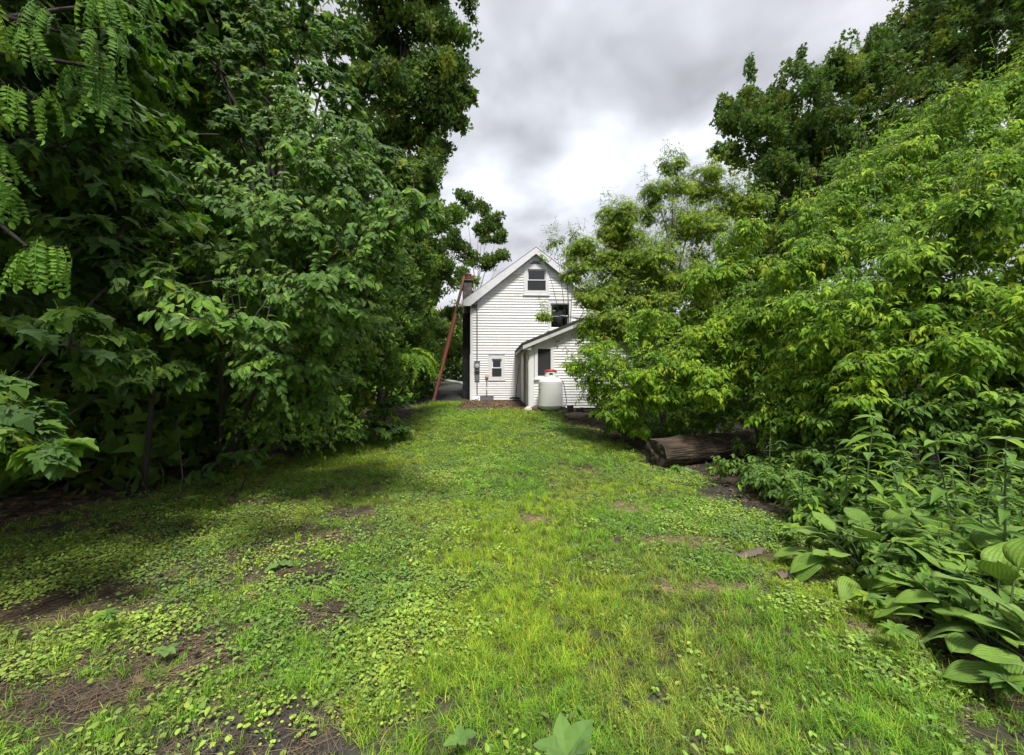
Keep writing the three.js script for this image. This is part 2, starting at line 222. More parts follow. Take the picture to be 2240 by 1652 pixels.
class Leaves {
  constructor(sp) { this.sp = sp; this.list = []; }
  add(pos, dir, normal, scale, tint) { _y.copy(dir).normalize(); _x.copy(_y).cross(normal); if (_x.lengthSq() < 1e-6) _x.set(1, 0, 0); _x.normalize(); _z.copy(_x).cross(_y); const m = new THREE.Matrix4().makeBasis(_x, _y, _z).scale(V3(scale, scale, scale)).setPosition(pos); this.list.push({ m, d: pos.clone().sub(camera.position).length(), p: pos.clone(), g: Math.floor(R() * this.sp.geos.length), t: tint }); }
  build(parent, single = 0, name = 'foliage', leafName = 'leaf') {
    const base = parent.position, sp = this.sp, inView = (p) => p.z < -0.3 && Math.abs(p.x / p.z) < 1.28 && Math.abs((p.y - EYE) / p.z) < 0.95;
    const order = [...this.list].sort((a, b) => (inView(b.p) - inView(a.p)) || a.d - b.d), one = order.slice(0, single), rest = order.slice(single);
    _m.makeTranslation(-base.x, -base.y, -base.z);
    for (const l of one) { const o = shade(new THREE.Mesh(sp.geos[l.g], sp.mats[l.t])); o.name = leafName; o.applyMatrix4(_m.clone().multiply(l.m)); parent.add(o); }
    const c = new THREE.Color();
    sp.geos.forEach((geo, g) => {
      const mine = rest.filter((l) => l.g === g); if (!mine.length) return;
      const im = shade(new THREE.InstancedMesh(geo, sp.white, mine.length)); im.name = name; im.userData.kind = 'stuff';
      mine.forEach((l, i) => { im.setMatrixAt(i, _m.clone().multiply(l.m)); const t = sp.tints[l.t], k = 0.65 + R() * 0.65; im.setColorAt(i, c.setRGB(t[0] * k * (0.92 + R() * 0.16), t[1] * k, t[2] * k)); });
      parent.add(im);
    });
    COUNT += this.list.length;
  }
}
let COUNT = 0;
const barkMap = dataTex(256, 512, (x, y) => { const r = fbm(x / 256 * 16, y / 512 * 5, 4, 61), k = 0.45 + r * 0.9 + (h2(x, y, 2) - 0.5) * 0.15; return [enc(0.085 * k), enc(0.072 * k), enc(0.058 * k)]; }, true);
const barkBump = dataTex(256, 512, (x, y) => { const r = 255 * Math.pow(Math.abs(fbm(x / 256 * 16, y / 512 * 5, 4, 61) - 0.5) * 2, 0.6); return [r, r, r]; });
const BARK = new THREE.MeshStandardMaterial({ map: barkMap, bumpMap: barkBump, bumpScale: 0.02, roughness: 0.95 });
const TWIG = std(lin(0.055, 0.05, 0.03), 0.85), GREENTWIG = std(lin(0.07, 0.11, 0.03), 0.7);
const UP = V3(0, 1, 0), jit = (k) => V3((R() - 0.5) * 2 * k, (R() - 0.5) * 2 * k, (R() - 0.5) * 2 * k);
// lobes: [px, py, depth, radius in picture units, flatness, squeeze in depth]; the crown is twigs and leaves around them
function plant(name, label, category, base, sp, lobes, o = {}) {
  const { lai = 4, perTwig = 9, single = 0, droop = 0.25, trunk = 0.08, trunkTop, lean = 0, spreadLeaf = 0.8, twigMat = TWIG, group, limbs = true, leafLift = 0.9, face, split = 0, shoots = 0, seed = 1, stems = 1 } = o;
  R = mulberry(seed * 977 + 13);
  const t = thing(name, label, category, base, 0, group), leaves = new Leaves(sp), twigs = [];
  const L = lobes.map(([px, py, d, rp, flat = 0.8, deep = 1]) => ({ c: at(px, py, d), r: V3(rp / F * d, rp / F * d * flat, rp / F * d * deep) }));
  const twigLobes = split ? L.flatMap((l) => Array.from({ length: split }, () => { const d = V3(R() * 2 - 1, R() * 2 - 1, R() * 2 - 1).normalize(), q = rnd(0.4, 1.0), k = rnd(0.3, 0.55); return { c: l.c.clone().add(d.multiply(l.r).multiplyScalar(q)), r: V3(l.r.x * k, Math.min(l.r.x, l.r.y) * k * 0.8, l.r.z * k), of: l }; })).concat(L.map((l) => ({ ...l, thin: 0.36 }))) : L;
  const mid = L.reduce((s, l) => s.add(l.c), V3()).multiplyScalar(1 / L.length), top = trunkTop ?? V3(lerp(base.x, mid.x, 0.5), lerp(base.y, mid.y, 0.8), lerp(base.z, mid.z, 0.5));
  const trunks = [];
  for (let s = 0; s < stems; s++) {
    const e = top.clone().add(stems > 1 ? V3(rnd(-0.8, 0.8), rnd(-0.3, 0.3), rnd(-0.8, 0.8)) : V3()), b0 = base.clone().add(stems > 1 ? V3(rnd(-0.25, 0.25), 0, rnd(-0.2, 0.2)) : V3());
    const pts = bezier(b0.clone().sub(V3(0, 0.15, 0)), b0.clone().lerp(e, 0.5).add(V3(lean + rnd(-0.15, 0.15), 0, rnd(-0.1, 0.1))), e, 10); trunks.push(pts);
    const rad = taper(11, trunk, trunk * 0.35); rad[0] *= 1.5; rad[1] *= 1.12;
    mesh('trunk', tube(pts, rad, 9, 0.1).translate(-base.x, -base.y, -base.z), BARK, t);
  }
  for (const l of L) {
    const pts0 = pick(trunks), from = pts0[4 + Math.floor(R() * 6)];
    if (limbs) { const ctrl = from.clone().lerp(l.c, 0.5).add(V3(0, 0.25 * from.distanceTo(l.c) * 0.5, 0)); const pts = bezier(from, ctrl, l.c, 7), w = clamp(trunk * 0.42, 0.006, 0.08); mesh('limb', tube(pts, taper(8, w, w * 0.25), 5, 0.08).translate(-base.x, -base.y, -base.z), BARK, t); }
  }
  for (const l of twigLobes) {
    if (l.of) twigs.push(tube(bezier(l.of.c, l.of.c.clone().lerp(l.c, 0.5).add(V3(0, 0.08 * l.of.r.y, 0)), l.c, 4), taper(5, clamp(trunk * 0.2, 0.004, 0.03), 0.004), 4));
    const n = Math.max(4, Math.round(lai * (l.thin ?? 0.85) * Math.PI * l.r.x * l.r.y / sp.area / perTwig));
    for (let i = 0; i < n; i++) {
      const dir = V3(R() * 2 - 1, R() * 2 - 1, R() * 2 - 1); if (dir.lengthSq() > 1 || dir.lengthSq() < 0.02) { i--; continue; } dir.normalize(); if (dir.y < -0.3 && R() < 0.4) dir.y *= -0.6;
      const reach = R() < 0.13 ? rnd(1.05, 1.5) : Math.pow(R(), 0.45) * 1.05, end = l.c.clone().add(dir.clone().multiply(l.r).multiplyScalar(reach)), start = l.c.clone().add(dir.clone().multiply(l.r).multiplyScalar(reach * 0.3)).add(jit(0.08 * l.r.x));
      const len = start.distanceTo(end), ctrl = start.clone().lerp(end, 0.55).add(V3(0, len * 0.2, 0)), q = bezier(start, ctrl, end, 5);
      twigs.push(tube(q, taper(6, 0.004 + 0.006 * Math.min(1, trunk * 4), 0.0015), 3));
      const tint = weighted(sp.weight);
      for (let j = 0; j < perTwig; j++) {
        const u = 0.25 + 0.75 * (j + R() * 0.6) / perTwig, k = Math.min(4, Math.floor(u * 5)), p = q[k].clone().lerp(q[k + 1], u * 5 - k), T = q[k + 1].clone().sub(q[k]).normalize(), side = T.clone().cross(UP).normalize().multiplyScalar((j % 2 ? 1 : -1) * spreadLeaf);
        const ld = T.multiplyScalar(0.6).add(side).add(V3(0, -droop - R() * droop, 0)).add(jit(0.3)), nn = V3(0, leafLift, 0).add(dir.clone().multiplyScalar(0.35)).add(jit(0.35)); if (face) nn.add(face);
        leaves.add(p.add(jit(0.02)), ld, nn, rnd(...sp.size), R() < 0.75 ? tint : weighted(sp.weight));
      }
    }
  }
  if (shoots) for (const l of L) for (let i = 0; i < shoots; i++) { // upright leading shoots
    const a = rnd(6.28), q = Math.sqrt(R()) * 0.85, s0 = l.c.clone().add(V3(Math.cos(a) * q * l.r.x, l.r.y * rnd(0.3, 0.8), Math.sin(a) * q * l.r.z)), len = rnd(0.35, 0.8) * Math.max(0.6, l.r.x), e = s0.clone().add(V3(rnd(-0.35, 0.35) * len, len, rnd(-0.3, 0.3) * len)), qq = bezier(s0, s0.clone().lerp(e, 0.5).add(jit(0.08)), e, 6), tint = weighted(sp.weight);
    twigs.push(tube(qq, taper(7, 0.006, 0.0015), 3));
    const n = Math.round(len / 0.055); for (let j = 0; j < n; j++) { const u = Math.min(0.999, (j + R()) / n), k = Math.floor(u * 6), p = qq[k].clone().lerp(qq[k + 1], u * 6 - k), b = j * 2.4 + R(); leaves.add(p, V3(Math.cos(b), rnd(-0.3, 0.6), Math.sin(b)), V3(0, 0.9, 0.2).add(jit(0.35)), rnd(...sp.size) * lerp(1, 0.6, u), R() < 0.8 ? tint : weighted(sp.weight)); }
  }
  const tw = mesh('twigs', mergeGeometries(twigs).translate(-base.x, -base.y, -base.z), twigMat, t); tw.userData.kind = 'stuff';
  leaves.build(t, single);
  return t;
}
const on = (x, d) => V3(x, gh(x, -d), -d);

// ---------------------------------------------------------------- house
const houseAt = V3(-1.72, 0.6, -17), TURN = 0.05;
function paint(c, grime, seed) { return new THREE.MeshStandardMaterial({ color: lin(1, 1, 1), roughness: 0.62, map: dataTex(512, 512, (x, y) => { const a = fbm(x / 64, y / 64, 4, seed), s = fbm(x / 10, y / 190, 3, seed + 5), k = 1 - grime * (smooth(0.48, 0.85, a) * 0.6 + smooth(0.55, 0.9, s) * 0.7) - (h2(x, y, 1) - 0.5) * 0.02; return [enc(c[0] * k), enc(c[1] * k * 0.997), enc(c[2] * (k * 0.98 + 0.01))]; }, true) }); }
const WHITE = [paint([0.85, 0.85, 0.85], 0.1, 5), paint([0.84, 0.845, 0.85], 0.12, 25), paint([0.85, 0.845, 0.835], 0.14, 45)], TRIM = paint([0.78, 0.78, 0.79], 0.14, 65), FASCIA = paint([0.78, 0.78, 0.81], 0.18, 85), OLDWHITE = paint([0.62, 0.63, 0.6], 0.3, 95);
const MILDEW = paint([0.76, 0.765, 0.69], 0.34, 55);
const INSIDE = std(lin(0.12, 0.11, 0.1), 0.9), ROOF = std(lin(0.045, 0.043, 0.042), 0.95), BLACK = std(lin(0.012, 0.012, 0.013), 0.6), GREY = std(lin(0.2, 0.205, 0.21), 0.5, { metalness: 0.3 }), DARKGREY = std(lin(0.08, 0.082, 0.085), 0.6);
const GLASS = new THREE.MeshPhysicalMaterial({ color: lin(0.85, 0.88, 0.88), roughness: 0.03, transmission: 1, thickness: 0, ior: 1.5 }), SCREEN = std(lin(0.035, 0.036, 0.038), 0.8, { transparent: true, opacity: 0.8 });
{
  R = mulberry(501);
  const house = thing('house', 'white clapboard house with gable end, red flue chimney and side porch', 'house', houseAt, TURN);
  const W = 5.42, PK = 2.71, SL = 0.74, roofY = (x) => 4.16 + SL * ((x <= PK ? x : 2 * PK - x) + 0.27), wallY = (x) => roofY(x) - 0.13;
  const holes = { attic: [2.38, 4.61, 3.14, 5.50], upper: [3.35, 3.04, 4.13, 4.07], lower: [0.885, 0.98, 1.28, 1.73] };
  const shell = mesh('wall', extrude([[0, -0.3], [W, -0.3], [W, wallY(W)], [PK, wallY(PK)], [0, wallY(0)]], 0.12, -0.14, 0, Object.values(holes).map((h) => rect(...h).reverse())), WHITE[1], house);
  for (const [n, g] of [['wall', bx(0.12, wallY(0) + 0.28, 8.8, 0.08, wallY(0) / 2 - 0.14, -4.56)], ['wall', bx(0.12, wallY(0) + 0.28, 8.8, W - 0.08, wallY(0) / 2 - 0.14, -4.56)], ['wall', extrude([[0, -0.3], [W, -0.3], [W, wallY(W)], [PK, wallY(PK)], [0, wallY(0)]], 0.12, -9.1)]]) mesh(n, g, WHITE[1], house);
  mesh('floor', bx(W - 0.3, 0.08, 8.7, W / 2, 0.72, -4.6), INSIDE, house); mesh('floor', bx(W - 0.3, 0.08, 8.7, W / 2, 2.75, -4.6), INSIDE, house);
  mesh('ceiling', bx(W - 0.3, 0.05, 8.7, W / 2, 4.3, -4.6), INSIDE, house); mesh('partition', bx(W - 0.3, 5.2, 0.08, W / 2, 2.7, -3.4), INSIDE, house);
  for (const s of [0, 1]) { // roof slopes with their rake boards
    const X = (x) => s ? 2 * PK - x : x, top = [[X(-0.3), roofY(-0.3)], [PK, roofY(PK)], [PK, roofY(PK) - 0.1], [X(-0.3), roofY(-0.3) - 0.1]];
    const roof = mesh('roof', extrude(s ? top.reverse() : top, 9.5, -9.3), ROOF, house);
    const sof = [[X(-0.27), roofY(-0.27) - 0.102], [PK, roofY(PK) - 0.102], [PK, roofY(PK) - 0.125], [X(-0.27), roofY(-0.27) - 0.125]]; mesh('soffit', extrude(s ? sof.reverse() : sof, 9.5, -9.31), OLDWHITE, roof);
    const f = [[X(-0.3), 4.14 - 0.24], [X(-0.02), 4.14 - 0.24], [PK, roofY(PK) - 0.27], [PK, roofY(PK) + 0.005], [X(-0.3), roofY(-0.3) + 0.005]]; mesh('rake_board', extrude(s ? f.reverse() : f, 0.03, 0.21), FASCIA, roof);
    const e = [[X(-0.3), roofY(-0.3) + 0.02], [PK, roofY(PK) + 0.022], [PK, roofY(PK) + 0.006], [X(-0.3), roofY(-0.3) + 0.006]]; mesh('drip_edge', extrude(s ? e.reverse() : e, 0.05, 0.2), GREY, roof);
    const fr = [[X(0.0), wallY(0) - 0.16], [PK, wallY(PK) - 0.17], [PK, wallY(PK) - 0.02], [X(0.0), wallY(0) - 0.02]]; mesh('frieze_board', extrude(s ? fr.reverse() : fr, 0.02, 0.012), TRIM, roof);
  }
  // clapboards, each one its own board, cut round the window trims
  function board(x0, x1, y, h, xt0 = x0, xt1 = x1) { const out = 0.028, top = 0.003, z0 = -0.018, p = [x0, y, out, x1, y, out, xt1, y + h, top, xt0, y + h, top, x0, y, z0, x1, y, z0, xt1, y + h, z0, xt0, y + h, z0]; const g = geoFrom(p, [0, 1, 2, 0, 2, 3, 4, 0, 3, 4, 3, 7, 1, 5, 6, 1, 6, 2, 0, 4, 5, 0, 5, 1, 3, 2, 6, 3, 6, 7]).toNonIndexed(); const uv = []; const P = g.attributes.position, ox = R(), oy = R(); for (let i = 0; i < P.count; i++) uv.push(P.getX(i) / 3 + ox, P.getY(i) / 3 + oy); g.setAttribute('uv', new THREE.Float32BufferAttribute(uv, 2)); g.computeVertexNormals(); return g; }
  const trims = [[2.21, 4.39, 3.28, 6.02], [3.24, 2.92, 4.24, 4.18], [0.735, 0.83, 1.42, 1.86]];
  let y = 0.02; const courses = []; while (y < 1.85) { courses.push([y, 0.0962]); y += 0.0962; } mesh('water_table', bx(W - 0.16, 0.03, 0.035, W / 2, y + 0.01, 0.015), WHITE[0], house); y += 0.026; while (y < 6.05) { courses.push([y, 0.1142]); y += 0.1142; }
  for (const [cy, h] of courses) {
    const inv = (yy) => Math.max(0.07, (yy + 0.13 - 4.16) / SL - 0.27 + 0.02), lo = inv(cy), lt = inv(cy + h * 0.99); if (lt > PK - 0.05) continue;
    let segs = [[lo, W - lo, lt, W - lt]];
    for (const t of trims) if (cy + h > t[1] + 0.01 && cy < t[3] - 0.01) segs = segs.flatMap(([a, b, c, d]) => a < t[0] && b > t[2] ? [[a, t[0], c, t[0]], [t[2], b, t[2], d]] : [[a, b, c, d]]);
    for (const [a, b, c, d] of segs) if (b - a > 0.05 && d - c > 0.02) mesh('clapboard', board(a, b, cy + rnd(-0.0015, 0.0015), h + 0.004, c, d).translate(0, 0, rnd(0, 0.002)), cy > 4 && R() < 0.5 ? MILDEW : pick(WHITE), house);
  }
  for (const x of [0.03, W - 0.03]) { mesh('corner_board', bx(0.1, wallY(0) - 1.98, 0.055, x, 1.9 + (wallY(0) - 1.98) / 2, 0.004), TRIM, house); mesh('corner_board', bx(0.13, 1.95, 0.06, x, 0.93, 0.006), WHITE[0], house); }
  mesh('foundation', bx(W - 0.02, 0.28, 0.1, W / 2, -0.16, -0.02), DARKGREY, house);
  function windowUnit(h, t, sillOut, screen, rail = 0.5) {
    const [x0, y0, x1, y1] = h, w = mesh('window', extrude(rect(t[0], t[1], t[2], t[3]), 0.034, 0.004, 0.003, [rect(x0 - 0.005, y0 - 0.005, x1 + 0.005, y1 + 0.005).reverse()]), TRIM, house), my = lerp(y0, y1, rail);
    const sash = (a, b, z) => mesh('sash', extrude(rect(x0 - 0.02, a, x1 + 0.02, b), 0.03, z, 0, [rect(x0 + 0.035, a + 0.04, x1 - 0.035, b - 0.04).reverse()]), WHITE[0], w);
    sash(my - 0.02, y1, -0.05); sash(y0, my + 0.025, -0.085);
    mesh('pane', bx(x1 - x0 - 0.05, y1 - my - 0.04, 0.004, (x0 + x1) / 2, (my + y1) / 2, -0.035), GLASS, w); mesh('pane', bx(x1 - x0 - 0.05, my - y0 - 0.04, 0.004, (x0 + x1) / 2, (my + y0) / 2, -0.07), GLASS, w);
    if (screen) { mesh('insect_screen', bx(x1 - x0 - 0.01, my - y0 - 0.01, 0.003, (x0 + x1) / 2, (my + y0) / 2, -0.012), SCREEN, w); mesh('screen_rail', bx(x1 - x0, 0.035, 0.02, (x0 + x1) / 2, my, -0.008), WHITE[0], w); }
    mesh('sill', bx(t[2] - t[0] + 0.06, 0.035, sillOut, (t[0] + t[2]) / 2, t[1] - 0.012, sillOut / 2 - 0.005), TRIM, w);
    return w;
  }
  windowUnit(holes.attic, [2.21, 4.42, 3.28, 5.63], 0.07, true); windowUnit(holes.upper, [3.24, 2.94, 4.24, 4.17], 0.07, false); windowUnit(holes.lower, [0.735, 0.845, 1.42, 1.86], 0.05, true);
  { // louvred vent in the peak
    const tri = [[2.33, 5.66], [3.09, 5.66], [2.71, 5.975]], v = mesh('gable_vent', extrude([[2.21, 5.635], [3.21, 5.635], [2.71, 6.05]], 0.04, 0.004, 0, [[[2.42, 5.695], [3.0, 5.695], [2.71, 5.925]].reverse()]), TRIM, house);
    mesh('vent_backing', extrude([[2.4, 5.68], [3.02, 5.68], [2.71, 5.94]], 0.01, -0.012), BLACK, v);
    for (let i = 0; i < 4; i++) { const yy = 5.71 + i * 0.052, hw = 0.29 - i * 0.066; mesh('louvre', bx(hw * 2, 0.008, 0.04).rotateX(0.7).translate(2.71, yy, 0.022), OLDWHITE, v); }
  }
  { // block chimney standing against the left wall
    const ch = mesh('chimney', bx(0.36, 5.3, 0.5, -0.2, 2.4, -1.0), std(lin(0.02, 0.02, 0.02), 0.95), house), g1 = new THREE.BoxGeometry(0.19, 0.186, 0.27), tar = [0, 1, 2].map((i) => std(lin(0.018 + i * 0.006, 0.018 + i * 0.006, 0.019 + i * 0.006), 0.9)), stone = [std(lin(0.17, 0.15, 0.13), 0.95), std(lin(0.22, 0.2, 0.18), 0.95), std(lin(0.2, 0.14, 0.115), 0.95)];
    for (let i = 0; i < 27; i++) for (const [dx, dz] of [[-0.1, 0.13], [0.1, 0.13], [-0.1, -0.14], [0.1, -0.14]]) { const b = mesh('block', g1, i < 20 ? pick(tar) : pick(stone), ch); b.position.set(-0.2 + dx + rnd(-0.004, 0.004), -0.1 + i * 0.197, -1 + dz + rnd(-0.004, 0.004)); }
    mesh('chimney_cap', bx(0.5, 0.05, 0.64, -0.2, 5.2, -1), stone[1], ch);
    mesh('flue', new THREE.LatheGeometry([[0.13, 0], [0.14, 0.02], [0.14, 0.24], [0.155, 0.25], [0.155, 0.29], [0.11, 0.29], [0.11, 0]].map((p) => new THREE.Vector2(...p)), 16).translate(-0.16, 5.22, -1), std(lin(0.24, 0.075, 0.055), 0.85), ch);
  }
  mesh('vent_pipe', tube([V3(0.14, 4.2, -1.2), V3(0.09, 5.13, -1.2)], [0.045, 0.045], 10), paint([0.66, 0.66, 0.55], 0.2, 12), house);
  mesh('junction_box', bx(0.21, 0.13, 0.1, 0.145, 3.92, 0.06), DARKGREY, house);
  // porch wing at the front right
  const PX0 = 2.1, PX1 = 5.7, PZ = 3.81, PR = 3.9, prY = (x) => 2.06 + 0.415 * ((x <= PR ? x : 2 * PR - x) - 1.87), pw = (x) => prY(x) - 0.1, base = -0.04;
  const hole = [2.37, 1.0, 2.80, 1.89];
  mesh('porch_wall', extrude([[PX0, base], [PX1, base], [PX1, pw(PX1)], [PR, pw(PR)], [PX0, pw(PX0)]], 0.1, PZ - 0.12, 0, [rect(...hole).reverse()]), OLDWHITE, house);
  for (const [z0, z1] of [[0.03, 1.75], [2.65, PZ - 0.12]]) mesh('porch_wall', bx(0.1, 2.02, z1 - z0, PX0 + 0.07, 0.99, (z0 + z1) / 2), OLDWHITE, house);
  mesh('porch_wall', bx(0.1, 2.02, PZ - 0.16, PX1 - 0.07, 0.99, PZ / 2), OLDWHITE, house);
  mesh('porch_floor', bx(3.5, 0.06, PZ - 0.2, 3.9, 0.04, PZ / 2), INSIDE, house);
  for (const s of [0, 1]) {
    const X = (x) => s ? 2 * PR - x : x, q = (a, b, o0, o1) => { const p = [[X(a), prY(a) + o0], [X(b), prY(b) + o0], [X(b), prY(b) + o1], [X(a), prY(a) + o1]]; return s ? p : p.reverse(); };
    const roof = mesh('porch_roof', extrude(q(1.84, PR, -0.055, 0.02), PZ + 0.22, 0.03), ROOF, house);
    mesh('rake_board', extrude([...q(1.87, PR, -0.2, -0.058)], 0.03, PZ + 0.2), OLDWHITE, roof);
    mesh('soffit', extrude(q(1.88, PR, -0.085, -0.06), PZ + 0.16, 0.03), OLDWHITE, roof);
    const ex = X(1.885); mesh('eave_board', bx(0.025, 0.12, PZ + 0.17, ex, 1.955, 0.03 + (PZ + 0.17) / 2), OLDWHITE, roof);
    mesh('cornice_return', bx(0.26, 0.15, 0.2, X(2.0), 1.925, PZ + 0.09), OLDWHITE, roof);
  }
  mesh('porch_corner_board', bx(0.15, 1.98, 0.05, PX0 + 0.07, 0.95, PZ + 0.005), TRIM, house); mesh('porch_corner_board', bx(0.04, 1.98, 0.14, PX0 - 0.01, 0.95, PZ - 0.06), TRIM, house);
  let k = 0; for (let yy = base; yy < 2.72; yy += 0.0885, k++) {
    const a0 = PX0 + 0.15, inv = yy + 0.09 > pw(PX0) ? Math.max(a0, (yy + 0.19 - 2.06) / 0.415 + 1.87) : a0, end = 2 * PR - inv > PX1 ? PX1 : 2 * PR - inv; let segs = [[inv, end]];
    const t = [2.27, 0.9, 2.9, 1.99]; if (yy + 0.09 > t[1] && yy < t[3]) segs = inv < t[0] ? [[inv, t[0]], [t[2], end]] : segs; else if (yy >= t[3] && yy < t[3] + 0.01) segs = [[inv, end]];
    for (const [a, b] of segs) if (b - a > 0.03) mesh('porch_clapboard', board(a, b, yy, 0.092).translate(0, 0, PZ - 0.004), pick(WHITE), house);
    if (yy < 1.9) for (const [z0, z1] of [[0.06, 1.68], [2.72, PZ - 0.14]]) mesh('porch_clapboard', board(0, z1 - z0, yy, 0.092).rotateY(-Math.PI / 2).translate(PX0 + 0.004, 0, z0), pick(WHITE), house);
  }
  {
    const [x0, y0, x1, y1] = hole, w = mesh('porch_window', extrude(rect(x0 - 0.1, y0 - 0.1, x1 + 0.1, y1 + 0.1), 0.036, PZ - 0.004, 0.003, [rect(x0, y0, x1, y1).reverse()]), TRIM, house);
    mesh('pane', bx(x1 - x0 + 0.02, y1 - y0 + 0.02, 0.004, (x0 + x1) / 2, (y0 + y1) / 2, PZ - 0.05), GLASS, w); mesh('insect_screen', bx(x1 - x0 + 0.01, y1 - y0 + 0.01, 0.003, (x0 + x1) / 2, (y0 + y1) / 2, PZ - 0.015), SCREEN, w); mesh('sill', bx(x1 - x0 + 0.26, 0.04, 0.07, (x0 + x1) / 2, y0 - 0.11, PZ + 0.045), TRIM, w);
    const dr = mesh('porch_door', bx(0.045, 1.86, 0.8, PX0 + 0.08, 0.96, 2.2), std(lin(0.04, 0.03, 0.025), 0.6), house); for (const z of [1.74, 2.66]) mesh('door_frame', bx(0.05, 1.95, 0.08, PX0 - 0.006, 0.97, z), OLDWHITE, dr); mesh('door_frame', bx(0.05, 0.09, 1.0, PX0 - 0.006, 1.955, 2.2), OLDWHITE, dr); mesh('door_handle', new THREE.SphereGeometry(0.03, 10, 8).translate(PX0 + 0.03, 0.95, 2.53), GREY, dr);
    mesh('porch_light', mergeGeometries([bx(0.09, 0.1, 0.09, PX0 - 0.06, 1.84, 2.85), bx(0.05, 0.05, 0.05, PX0 - 0.03, 1.92, 2.85)]), OLDWHITE, house);
  }
}
const toWorld = (x, y, z) => V3(x, y, z).applyAxisAngle(UP, TURN).add(houseAt);
{ // things at the foot of the wall
  const meter = thing('electric_meter', 'grey electric meter box with round glass dial on the clapboards', 'meter', toWorld(0.264, 0, 0.02), TURN);
  mesh('meter_box', mergeGeometries([bx(0.22, 0.4, 0.11, 0, 1.41, 0.06), bx(0.24, 0.02, 0.13, 0, 1.615, 0.06)]), GREY, meter); mesh('back_plate', bx(0.2, 0.38, 0.04, 0, 1.0, 0.022), GREY, meter);
  const dial = mesh('meter_dial', new THREE.CylinderGeometry(0.085, 0.09, 0.05, 20).rotateX(Math.PI / 2).translate(0, 1.43, 0.14), std(lin(0.5, 0.5, 0.5), 0.4), meter); mesh('glass_dome', new THREE.SphereGeometry(0.075, 18, 10, 0, 6.3, 0, 1.5).rotateX(Math.PI / 2).scale(1, 1, 0.8).translate(0, 1.43, 0.165), new THREE.MeshPhysicalMaterial({ color: lin(0.9, 0.92, 0.92), roughness: 0.05, transmission: 0.8, thickness: 0 }), dial);
  mesh('conduit', tube([V3(0, 1.6, 0.045), V3(0, 3.0, 0.045), V3(0, 4.3, 0.045)], [0.022, 0.022, 0.022], 8), GREY, meter); mesh('conduit', tube([V3(0, 0.82, 0.03), V3(0, -0.05, 0.03)], [0.02, 0.02], 8), DARKGREY, meter);
  const cable = [V3(0, 4.3, 0.05), V3(0.03, 4.42, 0.07), V3(0.12, 4.38, 0.07), V3(0.14, 4.2, 0.05), V3(0.1, 4.12, 0.05)]; mesh('drip_loop', tube(new THREE.CatmullRomCurve3(cable).getPoints(14), taper(15, 0.008, 0.008), 5), DARKGREY, meter);

  const push = thing('snow_shovel', 'wide black snow pusher with orange grip leaning on white wall', 'shovel', toWorld(0.67, 0, 0.14), TURN);
  const prof = []; for (let i = 0; i <= 8; i++) { const a = i / 8 * 1.1; prof.push([0.1 * Math.sin(a) - 0.02, 0.02 + 0.16 * (i / 8)]); }
  { const pos = [], idx = []; for (const s of [-0.28, 0.28]) for (const [z, yy] of prof) pos.push(s, yy, 0.06 - z, s, yy, 0.048 - z); const n = prof.length * 2; for (let i = 0; i < prof.length - 1; i++) { const a = i * 2, b = a + n; idx.push(a, b, a + 2, b, b + 2, a + 2, a + 1, a + 3, b + 1, b + 1, a + 3, b + 3, a, a + 2, a + 1, a + 1, a + 2, a + 3, b, b + 1, b + 2, b + 1, b + 3, b + 2); } mesh('blade', geoFrom(pos, idx), BLACK, push); }
  mesh('handle', tube([V3(0, 0.14, 0.0), V3(0, 0.95, -0.06)], [0.016, 0.016], 8), DARKGREY, push); mesh('handle_sleeve', tube([V3(0, 0.42, -0.017), V3(0, 0.56, -0.028)], [0.019, 0.019], 8), std(lin(0.7, 0.7, 0.7), 0.5), push);
  mesh('grip', mergeGeometries([bx(0.13, 0.035, 0.035, 0, 1.05, -0.06), bx(0.03, 0.1, 0.03, -0.05, 1.0, -0.06), bx(0.03, 0.1, 0.03, 0.05, 1.0, -0.06), bx(0.12, 0.03, 0.03, 0, 0.955, -0.06)]), std(lin(0.75, 0.2, 0.03), 0.5), push);

  const scoop = thing('scoop_shovel', 'black scoop shovel with thin pole tilted into porch corner', 'shovel', toWorld(1.83, 0, 0.22), TURN);
  const sg = new THREE.SphereGeometry(0.24, 20, 8, 0, 6.2832, 0, 1.35).scale(1, 0.55, 0.75).translate(0, 0.03, 0); mesh('blade', sg, BLACK, scoop); mesh('handle', tube([V3(0.03, 0.12, 0), V3(0.11, 0.8, -0.07), V3(0.19, 1.5, -0.15)], [0.015, 0.014, 0.013], 8), DARKGREY, scoop);

  const bag = thing('plastic_bag', 'crumpled white plastic bag at the house corner below meter', 'bag', toWorld(0.23, 0, 0.22), TURN);
  const bgeo = new THREE.IcosahedronGeometry(0.17, 4); { const p = bgeo.attributes.position; for (let i = 0; i < p.count; i++) { const v = V3().fromBufferAttribute(p, i), k = 0.75 + 0.7 * Math.abs(fbm(v.x * 14 + 3, v.y * 14 + v.z * 9, 3, 7) - 0.5) * 2; v.multiplyScalar(k); v.y = Math.max(-0.1, v.y * 0.75); p.setXYZ(i, v.x, v.y + 0.05, v.z); } bgeo.computeVertexNormals(); } mesh('sheet', bgeo, std(lin(0.8, 0.8, 0.8), 0.5), bag); mesh('knot', tube([V3(0, 0.12, 0), V3(0.03, 0.17, 0.02), V3(0.08, 0.19, 0.03)], [0.05, 0.015, 0.03], 7, 0.3), std(lin(0.8, 0.8, 0.8), 0.5), bag);

